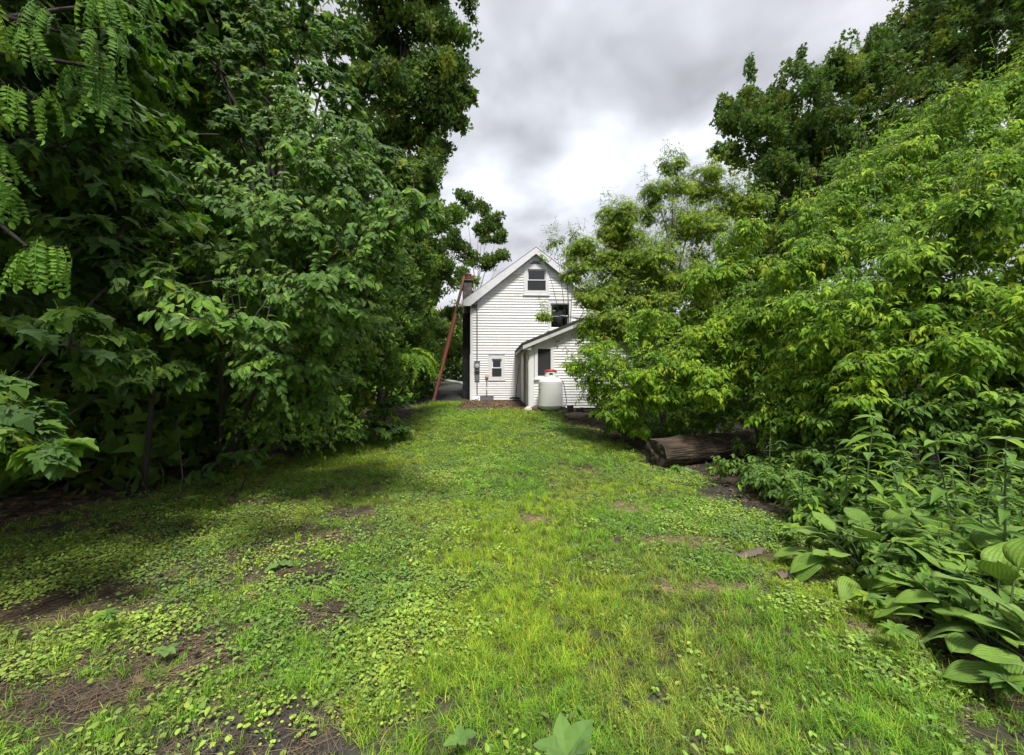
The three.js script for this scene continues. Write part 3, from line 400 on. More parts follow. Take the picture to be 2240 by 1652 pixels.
  // extension ladder against the chimney
  const foot = on(-3.17, 16.5), head = V3(-2.02, 5.9, -17.75), ladder = thing('extension_ladder', 'long weathered red extension ladder leaning on the chimney', 'ladder', foot), dir = head.clone().sub(foot), len = dir.length(), U = dir.clone().normalize(), S = V3(-0.07, 0, -1).sub(U.clone().multiplyScalar(V3(-0.07, 0, -1).dot(U))).normalize(), N = U.clone().cross(S);
  const red = std(lin(0.5, 0.12, 0.085), 0.7), redWorn = std(lin(0.6, 0.2, 0.15), 0.8), brown = std(lin(0.34, 0.17, 0.11), 0.85), metal = std(lin(0.4, 0.4, 0.4), 0.5, { metalness: 0.6 });
  const bar = (a, b, w, h, mat, name) => { const L = b.clone().sub(a), m = mesh(name, bx(w, L.length(), h), mat, ladder), Y = L.normalize(), Z = S.clone().sub(Y.clone().multiplyScalar(S.dot(Y))).normalize(); m.applyMatrix4(new THREE.Matrix4().makeBasis(Y.clone().cross(Z), Y, Z).setPosition(a.clone().add(b).multiplyScalar(0.5))); return m; };
  const P = (u, s, n = 0) => U.clone().multiplyScalar(u * len).addScaledVector(S, s).addScaledVector(N, n);
  for (const s of [-0.21, 0.21]) { bar(P(0, s), P(0.68, s), 0.085, 0.035, s < 0 ? redWorn : red, 'rail'); bar(P(0.3, s * 0.84, 0.06), P(1, s * 0.84, 0.06), 0.08, 0.032, brown, 'rail').userData.label = 'faded brown upper rail'; bar(P(-0.006, s), P(0.012, s), 0.1, 0.06, metal, 'foot'); }
  for (let i = 0; i < 13; i++) { const u = 0.035 + i * 0.05; bar(P(u, -0.2), P(u, 0.2), 0.03, 0.03, metal, 'rung'); } for (let i = 0; i < 14; i++) { const u = 0.32 + i * 0.05; bar(P(u, -0.17, 0.06), P(u, 0.17, 0.06), 0.03, 0.03, brown, 'rung'); }

  // propane tank
  const tk = V3(1.215, 0.515, -12.85), tank = thing('propane_tank', 'tall white propane tank with red lid standing before the porch', 'tank', tk);
  const enamel = paint([0.83, 0.83, 0.82], 0.14, 33); const prf = [[0, 0.0], [0.2, 0.01], [0.3, 0.045], [0.355, 0.1], [0.378, 0.17], [0.38, 0.2], [0.38, 0.84], [0.372, 0.9], [0.34, 0.965], [0.28, 1.01], [0.2, 1.04], [0, 1.06]];
  mesh('shell', new THREE.LatheGeometry(new THREE.SplineCurve(prf.map((p) => new THREE.Vector2(...p))).getPoints(40), 48), enamel, tank); mesh('weld_seam', new THREE.TorusGeometry(0.38, 0.004, 6, 48).rotateX(Math.PI / 2).translate(0, 0.84, 0), enamel, tank);
  mesh('foot_ring', new THREE.CylinderGeometry(0.27, 0.28, 0.1, 32, 1, true).translate(0, 0.02, 0), DARKGREY, tank);
  { const c = new THREE.CylinderGeometry(0.185, 0.19, 0.17, 32, 1, true, 0.35, 5.6).rotateY(Math.PI); mesh('valve_collar', c.translate(0, 1.13, 0), enamel, tank); const lid = mesh('lid', new THREE.LatheGeometry([[0.0, 0.055], [0.17, 0.05], [0.2, 0.03], [0.205, -0.02], [0.195, -0.02], [0.19, 0.02], [0, 0.035]].map((p) => new THREE.Vector2(...p)), 32).rotateX(-0.1).translate(0.0, 1.225, -0.01), std(lin(0.42, 0.03, 0.04), 0.5), tank); mesh('hinge', bx(0.06, 0.05, 0.03, 0, 1.2, -0.2), GREY, lid); mesh('valve', mergeGeometries([new THREE.CylinderGeometry(0.03, 0.03, 0.12, 12).translate(0, 1.1, 0), bx(0.1, 0.03, 0.03, 0, 1.12, 0.02)]), std(lin(0.35, 0.26, 0.1), 0.4, { metalness: 0.8 }), tank); mesh('collar_opening', new THREE.CylinderGeometry(0.192, 0.195, 0.055, 12, 1, true, -0.3, 0.6).translate(0, 1.15, 0), BLACK, tank); }
  { const ink = std(lin(0.06, 0.07, 0.12), 0.6), band = (y0, h, a0, a1) => new THREE.CylinderGeometry(0.3825, 0.3825, h, 8, 1, true, a0, a1 - a0).translate(0, y0, 0); for (let r = 0; r < 2; r++) for (let i = 0; i < 5; i++) { if (r && i > 3) continue; mesh('stencil_mark', band(0.66 - r * 0.09 + (i % 2) * 0.006, 0.028, -1.36 + i * 0.075, -1.36 + i * 0.075 + 0.055), ink, tank); } }
  mesh('gas_pipe', tube(new THREE.CatmullRomCurve3([V3(0.2, 1.08, -0.15), V3(0.42, 0.9, -0.25), V3(0.5, 0.5, -0.2), V3(0.52, 0.2, -0.1), V3(0.44, 0.19, 0.0)]).getPoints(24), taper(25, 0.012, 0.012), 6), DARKGREY, tank);

  // deer skull over the porch window
  const skull = thing('deer_skull', 'small bleached antlered skull hung on the porch gable', 'skull', toWorld(3.02, 2.12, 3.85), TURN), bone = std(lin(0.5, 0.46, 0.36), 0.8);
  mesh('cranium', new THREE.LatheGeometry([[0, -0.16], [0.025, -0.15], [0.035, -0.08], [0.06, -0.01], [0.065, 0.03], [0.04, 0.06], [0, 0.07]].map((p) => new THREE.Vector2(...p)), 12).scale(1, 1, 0.7), bone, skull);
  for (const s of [-1, 1]) { mesh('antler', tube(new THREE.CatmullRomCurve3([V3(s * 0.03, 0.04, 0.01), V3(s * 0.11, 0.1, 0.02), V3(s * 0.19, 0.16, 0.05), V3(s * 0.17, 0.21, 0.09)]).getPoints(12), taper(13, 0.016, 0.006), 6), bone, skull); mesh('tine', tube([V3(s * 0.14, 0.12, 0.03), V3(s * 0.17, 0.03, 0.07)], [0.012, 0.004], 5), bone, skull); mesh('eye_socket', new THREE.SphereGeometry(0.018, 8, 6).translate(s * 0.035, 0.0, 0.035), BLACK, skull); }

  // rocks by the porch corner, cut stumps, stone and plank beyond the tank
  const rocky = (r, seed, sq = 0.75) => { const g = new THREE.IcosahedronGeometry(r, 3), p = g.attributes.position; for (let i = 0; i < p.count; i++) { const v = V3().fromBufferAttribute(p, i), k = 0.7 + 0.6 * fbm(v.x / r * 1.5 + seed, v.y / r * 1.5 + v.z / r, 3, seed); v.multiplyScalar(k); p.setXYZ(i, v.x, v.y * sq, v.z); } g.computeVertexNormals(); return g; };
  const r1 = mesh('rock', rocky(0.12, 3), std(lin(0.6, 0.56, 0.5), 0.9)); r1.position.copy(on(0.52, 12.95)).add(V3(0, 0.05, 0)); tag(r1, 'pale rounded rock at the foot of the porch corner', 'rock');
  const r2 = mesh('rock', rocky(0.13, 8), std(lin(0.1, 0.06, 0.05), 0.9)); r2.position.copy(on(0.74, 13.05)).add(V3(0, 0.05, 0)); tag(r2, 'dark brown rock between pale rock and propane tank', 'rock');
  const r3 = mesh('rock', rocky(0.3, 11, 0.45), std(lin(0.2, 0.15, 0.12), 0.95)); r3.position.copy(at(1262, 915, 11.6)).setY(gh(1.85, -11.6) + 0.04); tag(r3, 'flat brown stone lying in leaf litter near the stumps', 'rock');
  [[1247, 12.4, 0.24, 0.1], [1268, 12.2, 0.2, 0.11], [1232, 12.75, 0.16, 0.07]].forEach(([px, d, h, r], i) => { const p = on((px - CX) / F * d, d), s = thing('cut_stump', ['tall cut stump right beside the propane tank', 'short fat cut stump furthest right of the tank', 'thin low stump touching the tank side'][i], 'stump', p); mesh('bark', tube([V3(0, -0.05, 0), V3(0.01, h * 0.5, 0), V3(0, h, 0)], [r * 1.1, r, r * 0.96], 12, 0.1), BARK, s); mesh('cut_face', new THREE.CircleGeometry(r * 0.97, 14).rotateX(-Math.PI / 2).translate(0, h - 0.002, 0), std(lin(0.3, 0.24, 0.17), 0.9), s); });
  const pl = mesh('plank', bx(1.5, 0.04, 0.16), std(lin(0.38, 0.35, 0.3), 0.9)); pl.position.copy(on(2.3, 11.9)).add(V3(0, 0.06, 0)); pl.rotation.set(0, 0.1, 0.02); tag(pl, 'weathered grey plank lying on the ground behind the bushes', 'plank');
  const drv = []; // kerb of the road beyond
  const kb = mesh('kerb', tube([at(930, 829, 40), at(966, 832, 34), at(1012, 840, 24), at(1040, 850, 20)].map((p) => p.setY(gh(p.x, p.z) + 0.03)), [0.14, 0.14, 0.13, 0.13], 4), std(lin(0.5, 0.5, 0.5), 0.9)); tag(kb, 'pale concrete kerb of the road left of the house', 'kerb', null, 'structure');
}

// ---------------------------------------------------------------- woods on the left
plant('dark_maple', 'near maple with broad pointed leaves in shade at far left', 'tree', on(-5.1, 5.6), SP.maple, [[60, 985, 2.4, 120, 0.6], [10, 900, 2.5, 110, 0.6], [150, 760, 3.0, 130, 0.6], [330, 830, 3.9, 110, 0.5], [260, 520, 3.8, 190, 0.7], [400, 450, 4.6, 140, 0.8], [130, 320, 3.6, 230, 0.8], [420, 610, 4.5, 150, 0.6], [220, 150, 5, 180, 0.8], [100, 620, 4, 200, 0.7], [60, 80, 4.2, 220], [250, 700, 5.2, 150, 0.6], [560, 520, 5.6, 120], [220, 380, 5.5, 220]], { lai: 3.6, single: 300, droop: 0.5, trunk: 0.04, trunkTop: V3(-4.3, 3.4, -5.0), seed: 3, perTwig: 7, split: 7 });
plant('locust_tree', 'locust with hanging sprays of small oval leaflets, top left corner', 'tree', on(-5.2, 1.6), SP.locust, [[130, 70, 2.4, 130, 0.8], [60, 230, 2.4, 110, 0.9], [220, 150, 2.6, 90, 0.8], [30, 400, 2.3, 80], [60, 540, 2.3, 70], [-60, 250, 2.4, 150], [250, 10, 2.6, 90], [-50, 60, 2.4, 140]], { lai: 0.9, single: 300, droop: 1.6, trunk: 0.09, perTwig: 5, leafLift: 0.4, seed: 5, trunkTop: V3(-4.0, 4.0, -2.3) });
plant('ovate_leaf_tree', 'young tree with smooth oval leaves reaching over the lawn from left', 'tree', on(-4.6, 6.6), SP.ovate, [[440, 700, 3.0, 110, 0.35], [350, 640, 3.1, 70, 0.35], [540, 720, 3.1, 60, 0.35], [700, 640, 4.0, 130, 0.7], [600, 470, 4.3, 150, 0.8], [700, 360, 4.6, 130], [770, 430, 4.4, 110], [850, 500, 4.3, 90, 0.7], [920, 470, 3.9, 60, 0.6], [800, 560, 4.4, 90, 0.8], [620, 790, 4.5, 120, 0.7], [690, 860, 5.2, 110], [560, 620, 4.6, 130], [740, 720, 5.2, 120], [650, 270, 4.8, 90], [650, 890, 5.6, 90]], { lai: 2.6, single: 300, droop: 0.45, trunk: 0.035, seed: 8, perTwig: 9, trunkTop: V3(-2.9, 3.0, -4.7), stems: 3, face: V3(0.5, 0.1, 0.75), leafLift: 0.55, split: 7, shoots: 2 });
plant('green_maple', 'fresh green maple rising above the oval leaved tree', 'tree', on(-4.4, 6.9), SP.litMaple, [[560, 30, 7.6, 120], [660, 60, 7.4, 100], [730, 110, 7.2, 70], [450, 60, 7.2, 110], [480, 150, 6.6, 90], [580, 140, 6.8, 90], [680, 190, 6.6, 80], [760, 220, 6.6, 65], [600, 240, 6.1, 80], [700, 290, 6, 75], [790, 310, 6.2, 60], [850, 370, 6.6, 60], [770, 390, 6, 70], [380, 30, 7, 100], [520, 300, 5.6, 80]], { lai: 2.2, single: 300, droop: 0.4, trunk: 0.1, trunkTop: V3(-3.9, 5.2, -7.0), seed: 11, perTwig: 8, face: V3(0.5, 0.1, 0.75), leafLift: 0.55, split: 7 });
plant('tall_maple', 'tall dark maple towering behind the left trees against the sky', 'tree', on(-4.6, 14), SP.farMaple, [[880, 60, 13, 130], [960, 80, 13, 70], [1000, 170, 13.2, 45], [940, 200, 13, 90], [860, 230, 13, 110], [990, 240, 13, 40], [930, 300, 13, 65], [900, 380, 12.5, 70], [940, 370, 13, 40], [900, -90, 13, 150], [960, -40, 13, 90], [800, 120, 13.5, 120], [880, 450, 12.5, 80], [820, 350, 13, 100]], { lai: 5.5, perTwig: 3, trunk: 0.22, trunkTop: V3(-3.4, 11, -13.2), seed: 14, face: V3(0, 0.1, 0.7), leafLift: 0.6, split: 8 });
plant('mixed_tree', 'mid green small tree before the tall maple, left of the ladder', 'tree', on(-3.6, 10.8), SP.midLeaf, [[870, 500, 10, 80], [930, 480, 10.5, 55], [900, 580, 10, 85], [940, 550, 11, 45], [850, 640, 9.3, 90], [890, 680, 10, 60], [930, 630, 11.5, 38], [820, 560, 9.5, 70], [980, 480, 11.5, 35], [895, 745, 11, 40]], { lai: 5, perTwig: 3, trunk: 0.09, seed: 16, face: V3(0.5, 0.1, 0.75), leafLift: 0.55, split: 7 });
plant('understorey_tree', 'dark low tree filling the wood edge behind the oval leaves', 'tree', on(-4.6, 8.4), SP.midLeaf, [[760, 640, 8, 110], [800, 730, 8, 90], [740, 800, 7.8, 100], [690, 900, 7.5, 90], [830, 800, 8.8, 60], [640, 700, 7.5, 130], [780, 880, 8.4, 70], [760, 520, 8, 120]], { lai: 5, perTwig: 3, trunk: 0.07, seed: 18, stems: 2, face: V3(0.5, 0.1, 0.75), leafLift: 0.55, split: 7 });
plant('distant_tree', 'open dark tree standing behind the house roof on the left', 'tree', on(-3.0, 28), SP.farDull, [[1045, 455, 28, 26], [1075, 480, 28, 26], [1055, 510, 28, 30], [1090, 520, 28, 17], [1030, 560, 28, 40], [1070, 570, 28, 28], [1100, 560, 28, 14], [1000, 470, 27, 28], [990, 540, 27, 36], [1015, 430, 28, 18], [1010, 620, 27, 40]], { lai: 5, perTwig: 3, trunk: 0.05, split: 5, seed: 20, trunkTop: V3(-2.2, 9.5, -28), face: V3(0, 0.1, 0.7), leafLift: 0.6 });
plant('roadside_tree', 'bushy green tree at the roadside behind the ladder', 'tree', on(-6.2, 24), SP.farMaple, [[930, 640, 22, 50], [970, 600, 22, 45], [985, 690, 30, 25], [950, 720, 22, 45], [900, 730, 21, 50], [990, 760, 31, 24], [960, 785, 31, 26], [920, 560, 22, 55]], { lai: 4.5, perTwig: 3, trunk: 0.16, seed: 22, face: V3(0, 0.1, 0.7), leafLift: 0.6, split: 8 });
plant('tree_of_heaven', 'long feathery fronds of pinnate leaflets arching toward the ladder', 'tree', on(-3.3, 10.4), SP.heaven, [[850, 770, 9.4, 60, 0.6], [900, 780, 9.3, 45, 0.6], [800, 720, 8.8, 55, 0.7], [800, 790, 8.8, 50, 0.6], [915, 770, 9.6, 24, 0.5], [830, 690, 8.8, 50]], { lai: 1.6, perTwig: 4, single: 120, droop: 0.35, trunk: 0.04, seed: 24, limbs: true, twigMat: GREENTWIG });
plant('maple_seedling', 'low maple shoots sprawling at the left lawn edge', 'shrub', on(-3.3, 8.9), SP.maple, [[810, 935, 8.6, 70, 0.5], [870, 945, 8.8, 45, 0.5], [760, 930, 8.4, 60, 0.6], [720, 905, 8.2, 60, 0.8], [840, 900, 9, 50, 0.7], [680, 950, 7.6, 50, 0.5]], { lai: 4.5, perTwig: 6, single: 150, trunk: 0.015, seed: 26, limbs: false, trunkTop: V3(-3.3, 0.5, -8.8), stems: 3 });
plant('heart_leaf_shrub', 'small heart leaved shrub on dark earth under the left trees', 'shrub', on(-4.0, 5.7), SP.heart, [[500, 1010, 5.6, 55, 0.6], [545, 990, 5.6, 35, 0.7], [455, 1030, 5.5, 40, 0.5]], { lai: 2.2, perTwig: 5, single: 90, trunk: 0.012, seed: 28, limbs: false, trunkTop: V3(-3.95, 0.4, -5.65), stems: 3, twigMat: GREENTWIG });
plant('edge_shrub', 'dull leafy shrub at ground level along the left wood edge', 'shrub', on(-4.6, 6.9), SP.shrub, [[640, 900, 6.6, 70], [600, 960, 6.3, 50, 0.6], [680, 950, 7, 55, 0.7], [720, 880, 7.4, 60], [560, 930, 6.2, 60], [750, 940, 7.8, 50, 0.7], [640, 830, 6.8, 70], [580, 860, 6.4, 60]], { lai: 3.8, perTwig: 8, trunk: 0.02, seed: 29, stems: 3, face: V3(0.5, 0.1, 0.75), leafLift: 0.55 });
{ // bare dead stem under the maple
  const b = on(-4.35, 5.3), s = thing('dead_sapling', 'thin bare forked sapling stem on the shaded earth', 'sapling', b), g = std(lin(0.12, 0.1, 0.08), 0.9);
  mesh('stem', tube([V3(0, -0.05, 0), V3(0.06, 0.25, 0), V3(0.03, 0.6, 0), V3(-0.02, 1.0, 0)], [0.009, 0.008, 0.006, 0.004], 6), g, s); mesh('side_shoot', tube([V3(0.06, 0.25, 0), V3(0.2, 0.2, 0.02), V3(0.32, 0.14, 0)], [0.006, 0.005, 0.003], 5), g, s); mesh('side_shoot', tube([V3(0.05, 0.4, 0), V3(0.15, 0.5, 0), V3(0.22, 0.53, 0)], [0.005, 0.004, 0.002], 5), g, s);
}
function woodland(name, label, seed, spots, n) { // far-off wood that reads as one mass
  R = mulberry(seed); const t = thing(name, label, 'woodland'); t.userData.kind = 'stuff'; const lv = new Leaves(SP.wood);
  for (const [x0, x1, d0, d1, y0, y1, m] of spots) for (let i = 0; i < m * n; i++) { const p = V3(rnd(x0, x1), 0, -rnd(d0, d1)); p.y = gh(p.x, p.z) + rnd(y0, y1); lv.add(p, jit(1).setY(-0.3), V3(0, 0.8, 0).add(jit(0.5)), rnd(...SP.wood.size), weighted(SP.wood.weight)); }
  lv.build(t, 0);
  for (const [x0, x1, d0, d1, y0, y1] of spots) for (let i = 0; i < (y0 > 1 ? 0 : 5); i++) { const p = V3(rnd(x0, x1), 0, -rnd(d0, d1)); p.y = gh(p.x, p.z) - 0.2; mesh('trunk', tube([p, p.clone().add(V3(rnd(-0.3, 0.3), y1 * 0.5, 0)), p.clone().add(V3(rnd(-0.5, 0.5), y1 * 0.95, 0))], [0.16, 0.12, 0.05], 7), BARK, t); }
}
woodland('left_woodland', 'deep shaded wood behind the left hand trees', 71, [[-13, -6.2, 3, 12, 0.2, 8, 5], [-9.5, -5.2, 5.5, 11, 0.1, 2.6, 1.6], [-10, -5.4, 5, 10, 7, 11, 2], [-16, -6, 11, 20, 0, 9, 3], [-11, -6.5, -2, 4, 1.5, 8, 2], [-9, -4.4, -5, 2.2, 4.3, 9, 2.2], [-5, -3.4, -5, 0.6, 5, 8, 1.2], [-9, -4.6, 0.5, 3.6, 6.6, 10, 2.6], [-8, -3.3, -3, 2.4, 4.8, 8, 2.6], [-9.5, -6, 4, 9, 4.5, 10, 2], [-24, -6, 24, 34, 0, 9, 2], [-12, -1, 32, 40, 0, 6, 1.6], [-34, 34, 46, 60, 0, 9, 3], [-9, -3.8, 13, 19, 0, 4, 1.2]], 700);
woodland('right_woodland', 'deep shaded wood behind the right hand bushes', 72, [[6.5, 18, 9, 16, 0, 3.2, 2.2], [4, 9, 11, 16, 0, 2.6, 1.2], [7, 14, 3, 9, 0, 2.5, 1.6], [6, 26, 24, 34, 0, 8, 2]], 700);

// ---------------------------------------------------------------- bushes and trees on the right
plant('feathery_box_elder', 'olive feathery box elder partly covering the house front', 'tree', on(3.25, 8.6), SP.elderFine, [[1290, 570, 10, 60], [1250, 595, 10, 30], [1295, 650, 9.8, 45], [1370, 520, 10, 70], [1440, 440, 10.2, 60], [1475, 360, 10.3, 30, 1.2], [1330, 480, 10.4, 38, 1.2], [1340, 610, 9.8, 75], [1430, 560, 9.8, 90], [1520, 500, 10, 80], [1540, 400, 10.3, 55], [1400, 660, 9.5, 85], [1330, 720, 9.6, 70], [1300, 735, 9.6, 42], [1500, 620, 9.8, 90], [1190, 690, 9.8, 11, 0.6], [1600, 440, 10.5, 60]], { lai: 4.2, perTwig: 8, single: 200, droop: 0.25, trunk: 0.06, trunkTop: V3(3.3, 4.6, -9.4), seed: 31, stems: 2, twigMat: GREENTWIG, face: V3(-0.3, 0.1, 0.4), leafLift: 0.7, split: 7, shoots: 7 });
plant('slender_box_elder', 'thin sapling crown showing above the house roof ridge', 'tree', on(1.9, 13.9), SP.elderFine, [[1215, 530, 13, 26, 1.1], [1240, 570, 13, 24], [1190, 560, 13, 14], [1260, 520, 13, 20, 1.2]], { lai: 1.6, perTwig: 7, trunk: 0.035, seed: 33, trunkTop: V3(1.8, 4.6, -13.2), shoots: 7 });
plant('large_maple', 'large dark maple spreading across the upper right skyline', 'tree', on(9.4, 15.5), SP.farMaple, [[1640, 330, 15, 85], [1600, 260, 15, 45], [1690, 230, 15, 75], [1760, 300, 15, 110], [1810, 170, 15, 75], [1900, 150, 15, 90], [1880, 270, 15, 110], [1990, 80, 15, 85], [2080, 60, 15, 90], [2010, 190, 15.5, 80], [2190, 60, 15, 110], [2170, 190, 15, 90], [1700, 430, 15, 100], [1850, 400, 15, 120], [2080, -60, 15, 120], [2260, 0, 15, 150], [2270, 200, 15, 120], [1660, 520, 15, 70], [2020, 330, 15.5, 110]], { lai: 4.2, perTwig: 3, trunk: 0.28, trunkTop: V3(11.5, 9.5, -15.3), seed: 35, face: V3(0, 0.1, 0.7), leafLift: 0.6, split: 8, shoots: 2 });
plant('dark_understorey_maple', 'dark maple boughs behind the bright right hand box elders', 'tree', on(7.2, 12.5), SP.farMaple, [[1600, 640, 12, 80], [1660, 580, 12.3, 80], [1700, 640, 12, 80], [1560, 760, 11.5, 70], [1640, 760, 11.5, 90], [1750, 520, 12.5, 80]], { lai: 4.5, perTwig: 3, trunk: 0.14, seed: 36, face: V3(0, 0.1, 0.7), leafLift: 0.6, split: 8 });
plant('box_elder', 'bright green box elder with pale shoot tips beside feathery one', 'tree', on(4.6, 7.3), SP.elder, [[1560, 610, 8, 60], [1620, 540, 8.2, 60], [1500, 780, 7.6, 70], [1420, 800, 7.8, 70], [1330, 800, 8.2, 45], [1360, 870, 8, 55, 0.8], [1590, 740, 7.4, 80], [1460, 860, 7.6, 60], [1560, 840, 7.2, 70], [1650, 680, 7.2, 75], [1660, 800, 6.9, 80], [1420, 720, 8.2, 60], [1290, 830, 8.6, 30, 0.8], [1255, 800, 9.2, 28, 0.8], [1300, 770, 8.8, 45], [1320, 860, 8.6, 45], [1370, 920, 8.2, 40, 0.7]], { lai: 3.8, perTwig: 7, single: 300, droop: 0.25, trunk: 0.045, trunkTop: V3(3.9, 2.8, -7.6), seed: 38, stems: 3, twigMat: GREENTWIG, face: V3(-0.3, 0.1, 0.4), leafLift: 0.7, split: 7, shoots: 7 });
plant('bright_box_elder', 'tallest bright green box elder thicket at the right edge', 'tree', on(6.6, 6.6), SP.elder, [[1800, 470, 6.6, 80], [1880, 400, 6.8, 80], [1960, 340, 7, 90], [2060, 300, 7, 100], [2160, 240, 7, 90], [2230, 180, 7, 90], [1760, 580, 6.3, 80], [1860, 540, 6.2, 100], [1980, 470, 6.4, 110], [2100, 400, 6.5, 110], [2220, 330, 6.5, 110], [1720, 690, 6.4, 80], [2240, 450, 6.5, 90]], { lai: 3.3, perTwig: 7, single: 300, droop: 0.25, trunk: 0.06, trunkTop: V3(6.2, 3.8, -6.6), seed: 40, stems: 3, twigMat: GREENTWIG, face: V3(-0.3, 0.1, 0.4), leafLift: 0.7, split: 7, shoots: 7 });
plant('broad_box_elder', 'nearest box elder with larger leaflets above the tall herbs', 'tree', on(5.2, 4.8), SP.elder, [[1850, 680, 5.2, 100], [1960, 620, 5, 110], [2070, 560, 4.8, 100], [2170, 520, 4.6, 90], [2240, 600, 4.5, 110], [2120, 660, 4.5, 100], [1990, 740, 4.8, 100], [1880, 790, 5, 90], [2100, 780, 4.4, 90], [2210, 730, 4.3, 100], [1780, 780, 5.6, 90], [2180, 440, 4.3, 45], [2100, 460, 4.5, 40], [1720, 850, 6, 80], [1800, 870, 5.4, 70], [1700, 920, 6, 60], [1900, 850, 4.8, 60]], { lai: 3.5, perTwig: 7, single: 300, droop: 0.25, trunk: 0.03, trunkTop: V3(4.6, 2.6, -4.8), seed: 42, stems: 3, twigMat: GREENTWIG, face: V3(-0.3, 0.1, 0.4), leafLift: 0.7, split: 7, shoots: 7 });
plant('bramble_thicket', 'tangled oval leaved thicket behind the log and herbs', 'shrub', on(4.1, 5.7), SP.shrub, [[1680, 880, 6.6, 55], [1620, 900, 7.2, 55], [1540, 920, 7.8, 50], [1480, 930, 8, 40], [1750, 920, 5.6, 70], [1840, 930, 5, 70], [1940, 900, 4.7, 80], [1740, 985, 5.6, 50, 0.7], [2040, 900, 4.5, 80], [1800, 1000, 5, 60, 0.7], [1390, 910, 8.8, 45], [1340, 930, 9.2, 30], [2140, 880, 4.3, 70], [1950, 960, 4.6, 70], [2060, 950, 4.4, 70], [2160, 940, 4.2, 70], [2230, 900, 4.2, 60], [1480, 1022, 6.7, 16], [1555, 1026, 6.6, 14], [1630, 975, 6.7, 26], [1740, 955, 5.9, 50, 0.7], [1760, 1015, 5.2, 45, 0.7]], { lai: 3.2, perTwig: 9, single: 300, trunk: 0.012, seed: 44, stems: 4, trunkTop: V3(3.9, 0.9, -5.6), twigMat: GREENTWIG });

{
  R = mulberry(84); const lobes = []; for (let d = 2.5; d < 10.6; d += d < 5.7 ? 0.22 : d < 8.2 ? 2.6 : 0.4) for (const o of [0.35, 0.95, 1.6]) { const x = curve(RIGHT, d) + o + rnd(-0.2, 0.2) + (d > 6 ? 0.5 : 0), y = gh(x, -d) + 0.12 + 0.14 * o + rnd(0.1), r = rnd(0.22, 0.36); lobes.push([CX + x / d * F, CY + (EYE - y) / d * F, d, r / d * F, 0.75]); }
  plant('nettle_bank', 'bank of low leafy weeds below the tall herbs and log', 'weeds', on(3.9, 4.4), SP.shrub, lobes, { lai: 2.6, perTwig: 7, single: 300, trunk: 0.008, limbs: false, trunkTop: V3(3.9, 0.4, -4.4), seed: 85, stems: 4, twigMat: GREENTWIG });
}

// tall herbs: upright stem, leaves in tiers
const STEM = std(lin(0.1, 0.15, 0.05), 0.7);
function herb(label, pos, h, seed, leafK = 1, group) {
  R = mulberry(seed * 31 + 7); const t = thing('tall_herb', label, 'plant', pos, 0, group), top = V3(rnd(-0.12, 0.12), h, rnd(-0.1, 0.1)), q = bezier(V3(0, -0.03, 0), V3(rnd(-0.05, 0.05), h * 0.5, 0), top, 8);
  mesh('stem', tube(q, taper(9, 0.009, 0.004), 6), STEM, t);
  const lv = new Leaves(SP.herb); const tiers = Math.round(h / 0.085), a0 = R() * 6.28;
  for (let i = 1; i <= tiers; i++) { const u = 0.08 + 0.92 * i / tiers, k = Math.min(7, Math.floor(u * 8)), p = q[k].clone().lerp(q[k + 1], u * 8 - k).add(pos), m = i === tiers ? 5 : 2 + (R() < 0.4); for (let j = 0; j < m; j++) { const a = a0 + i * 2.4 + j * 6.283 / m + rnd(-0.3, 0.3), d = V3(Math.cos(a), rnd(-0.15, 0.35), Math.sin(a)); lv.add(p, d, V3(0, 1, 0).add(jit(0.25)), rnd(...SP.herb.size) * leafK * (i === tiers ? 0.8 : 1), weighted(SP.herb.weight)); } }
  lv.build(t, 60); return t;
}
[[2095, 1100, 2.75, 1.12, 1.15, 'tallest light green herb rising right of the hosta leaves'], [2200, 1120, 2.7, 1.15, 1.1, 'tall herb at the right picture edge above the hosta'], [1890, 1080, 3.7, 1.2, 1.2, 'tall herb with level pale top leaves behind the hosta'], [1850, 1060, 3.9, 0.95, 1.0, 'mid height herb left of the pale topped one'], [1985, 1080, 3.3, 0.85, 1.0, 'slim herb rising just behind the hosta middle'], [1760, 1090, 4.2, 0.6, 0.9, 'short herb at the left end of the herb bed']]
  .forEach(([px, py, d, h, k, label], i) => { const x = (px - CX) / F * d; herb(label, on(x, d), h, 100 + i, k); });
{ R = mulberry(90); const g = []; for (let i = 0; i < 60; i++) { const d = rnd(2.9, 5.6), x = curve(RIGHT, d) + 0.55 + R() * 1.8; g.push([x, d, rnd(0.45, 1.05)]); } g.forEach(([x, d, h], i) => herb('leafy upright green herb in the bed behind the hosta', on(x, d), h * 0.9, 200 + i, rnd(0.55, 0.85), 'herbs crowded behind the hosta')); }

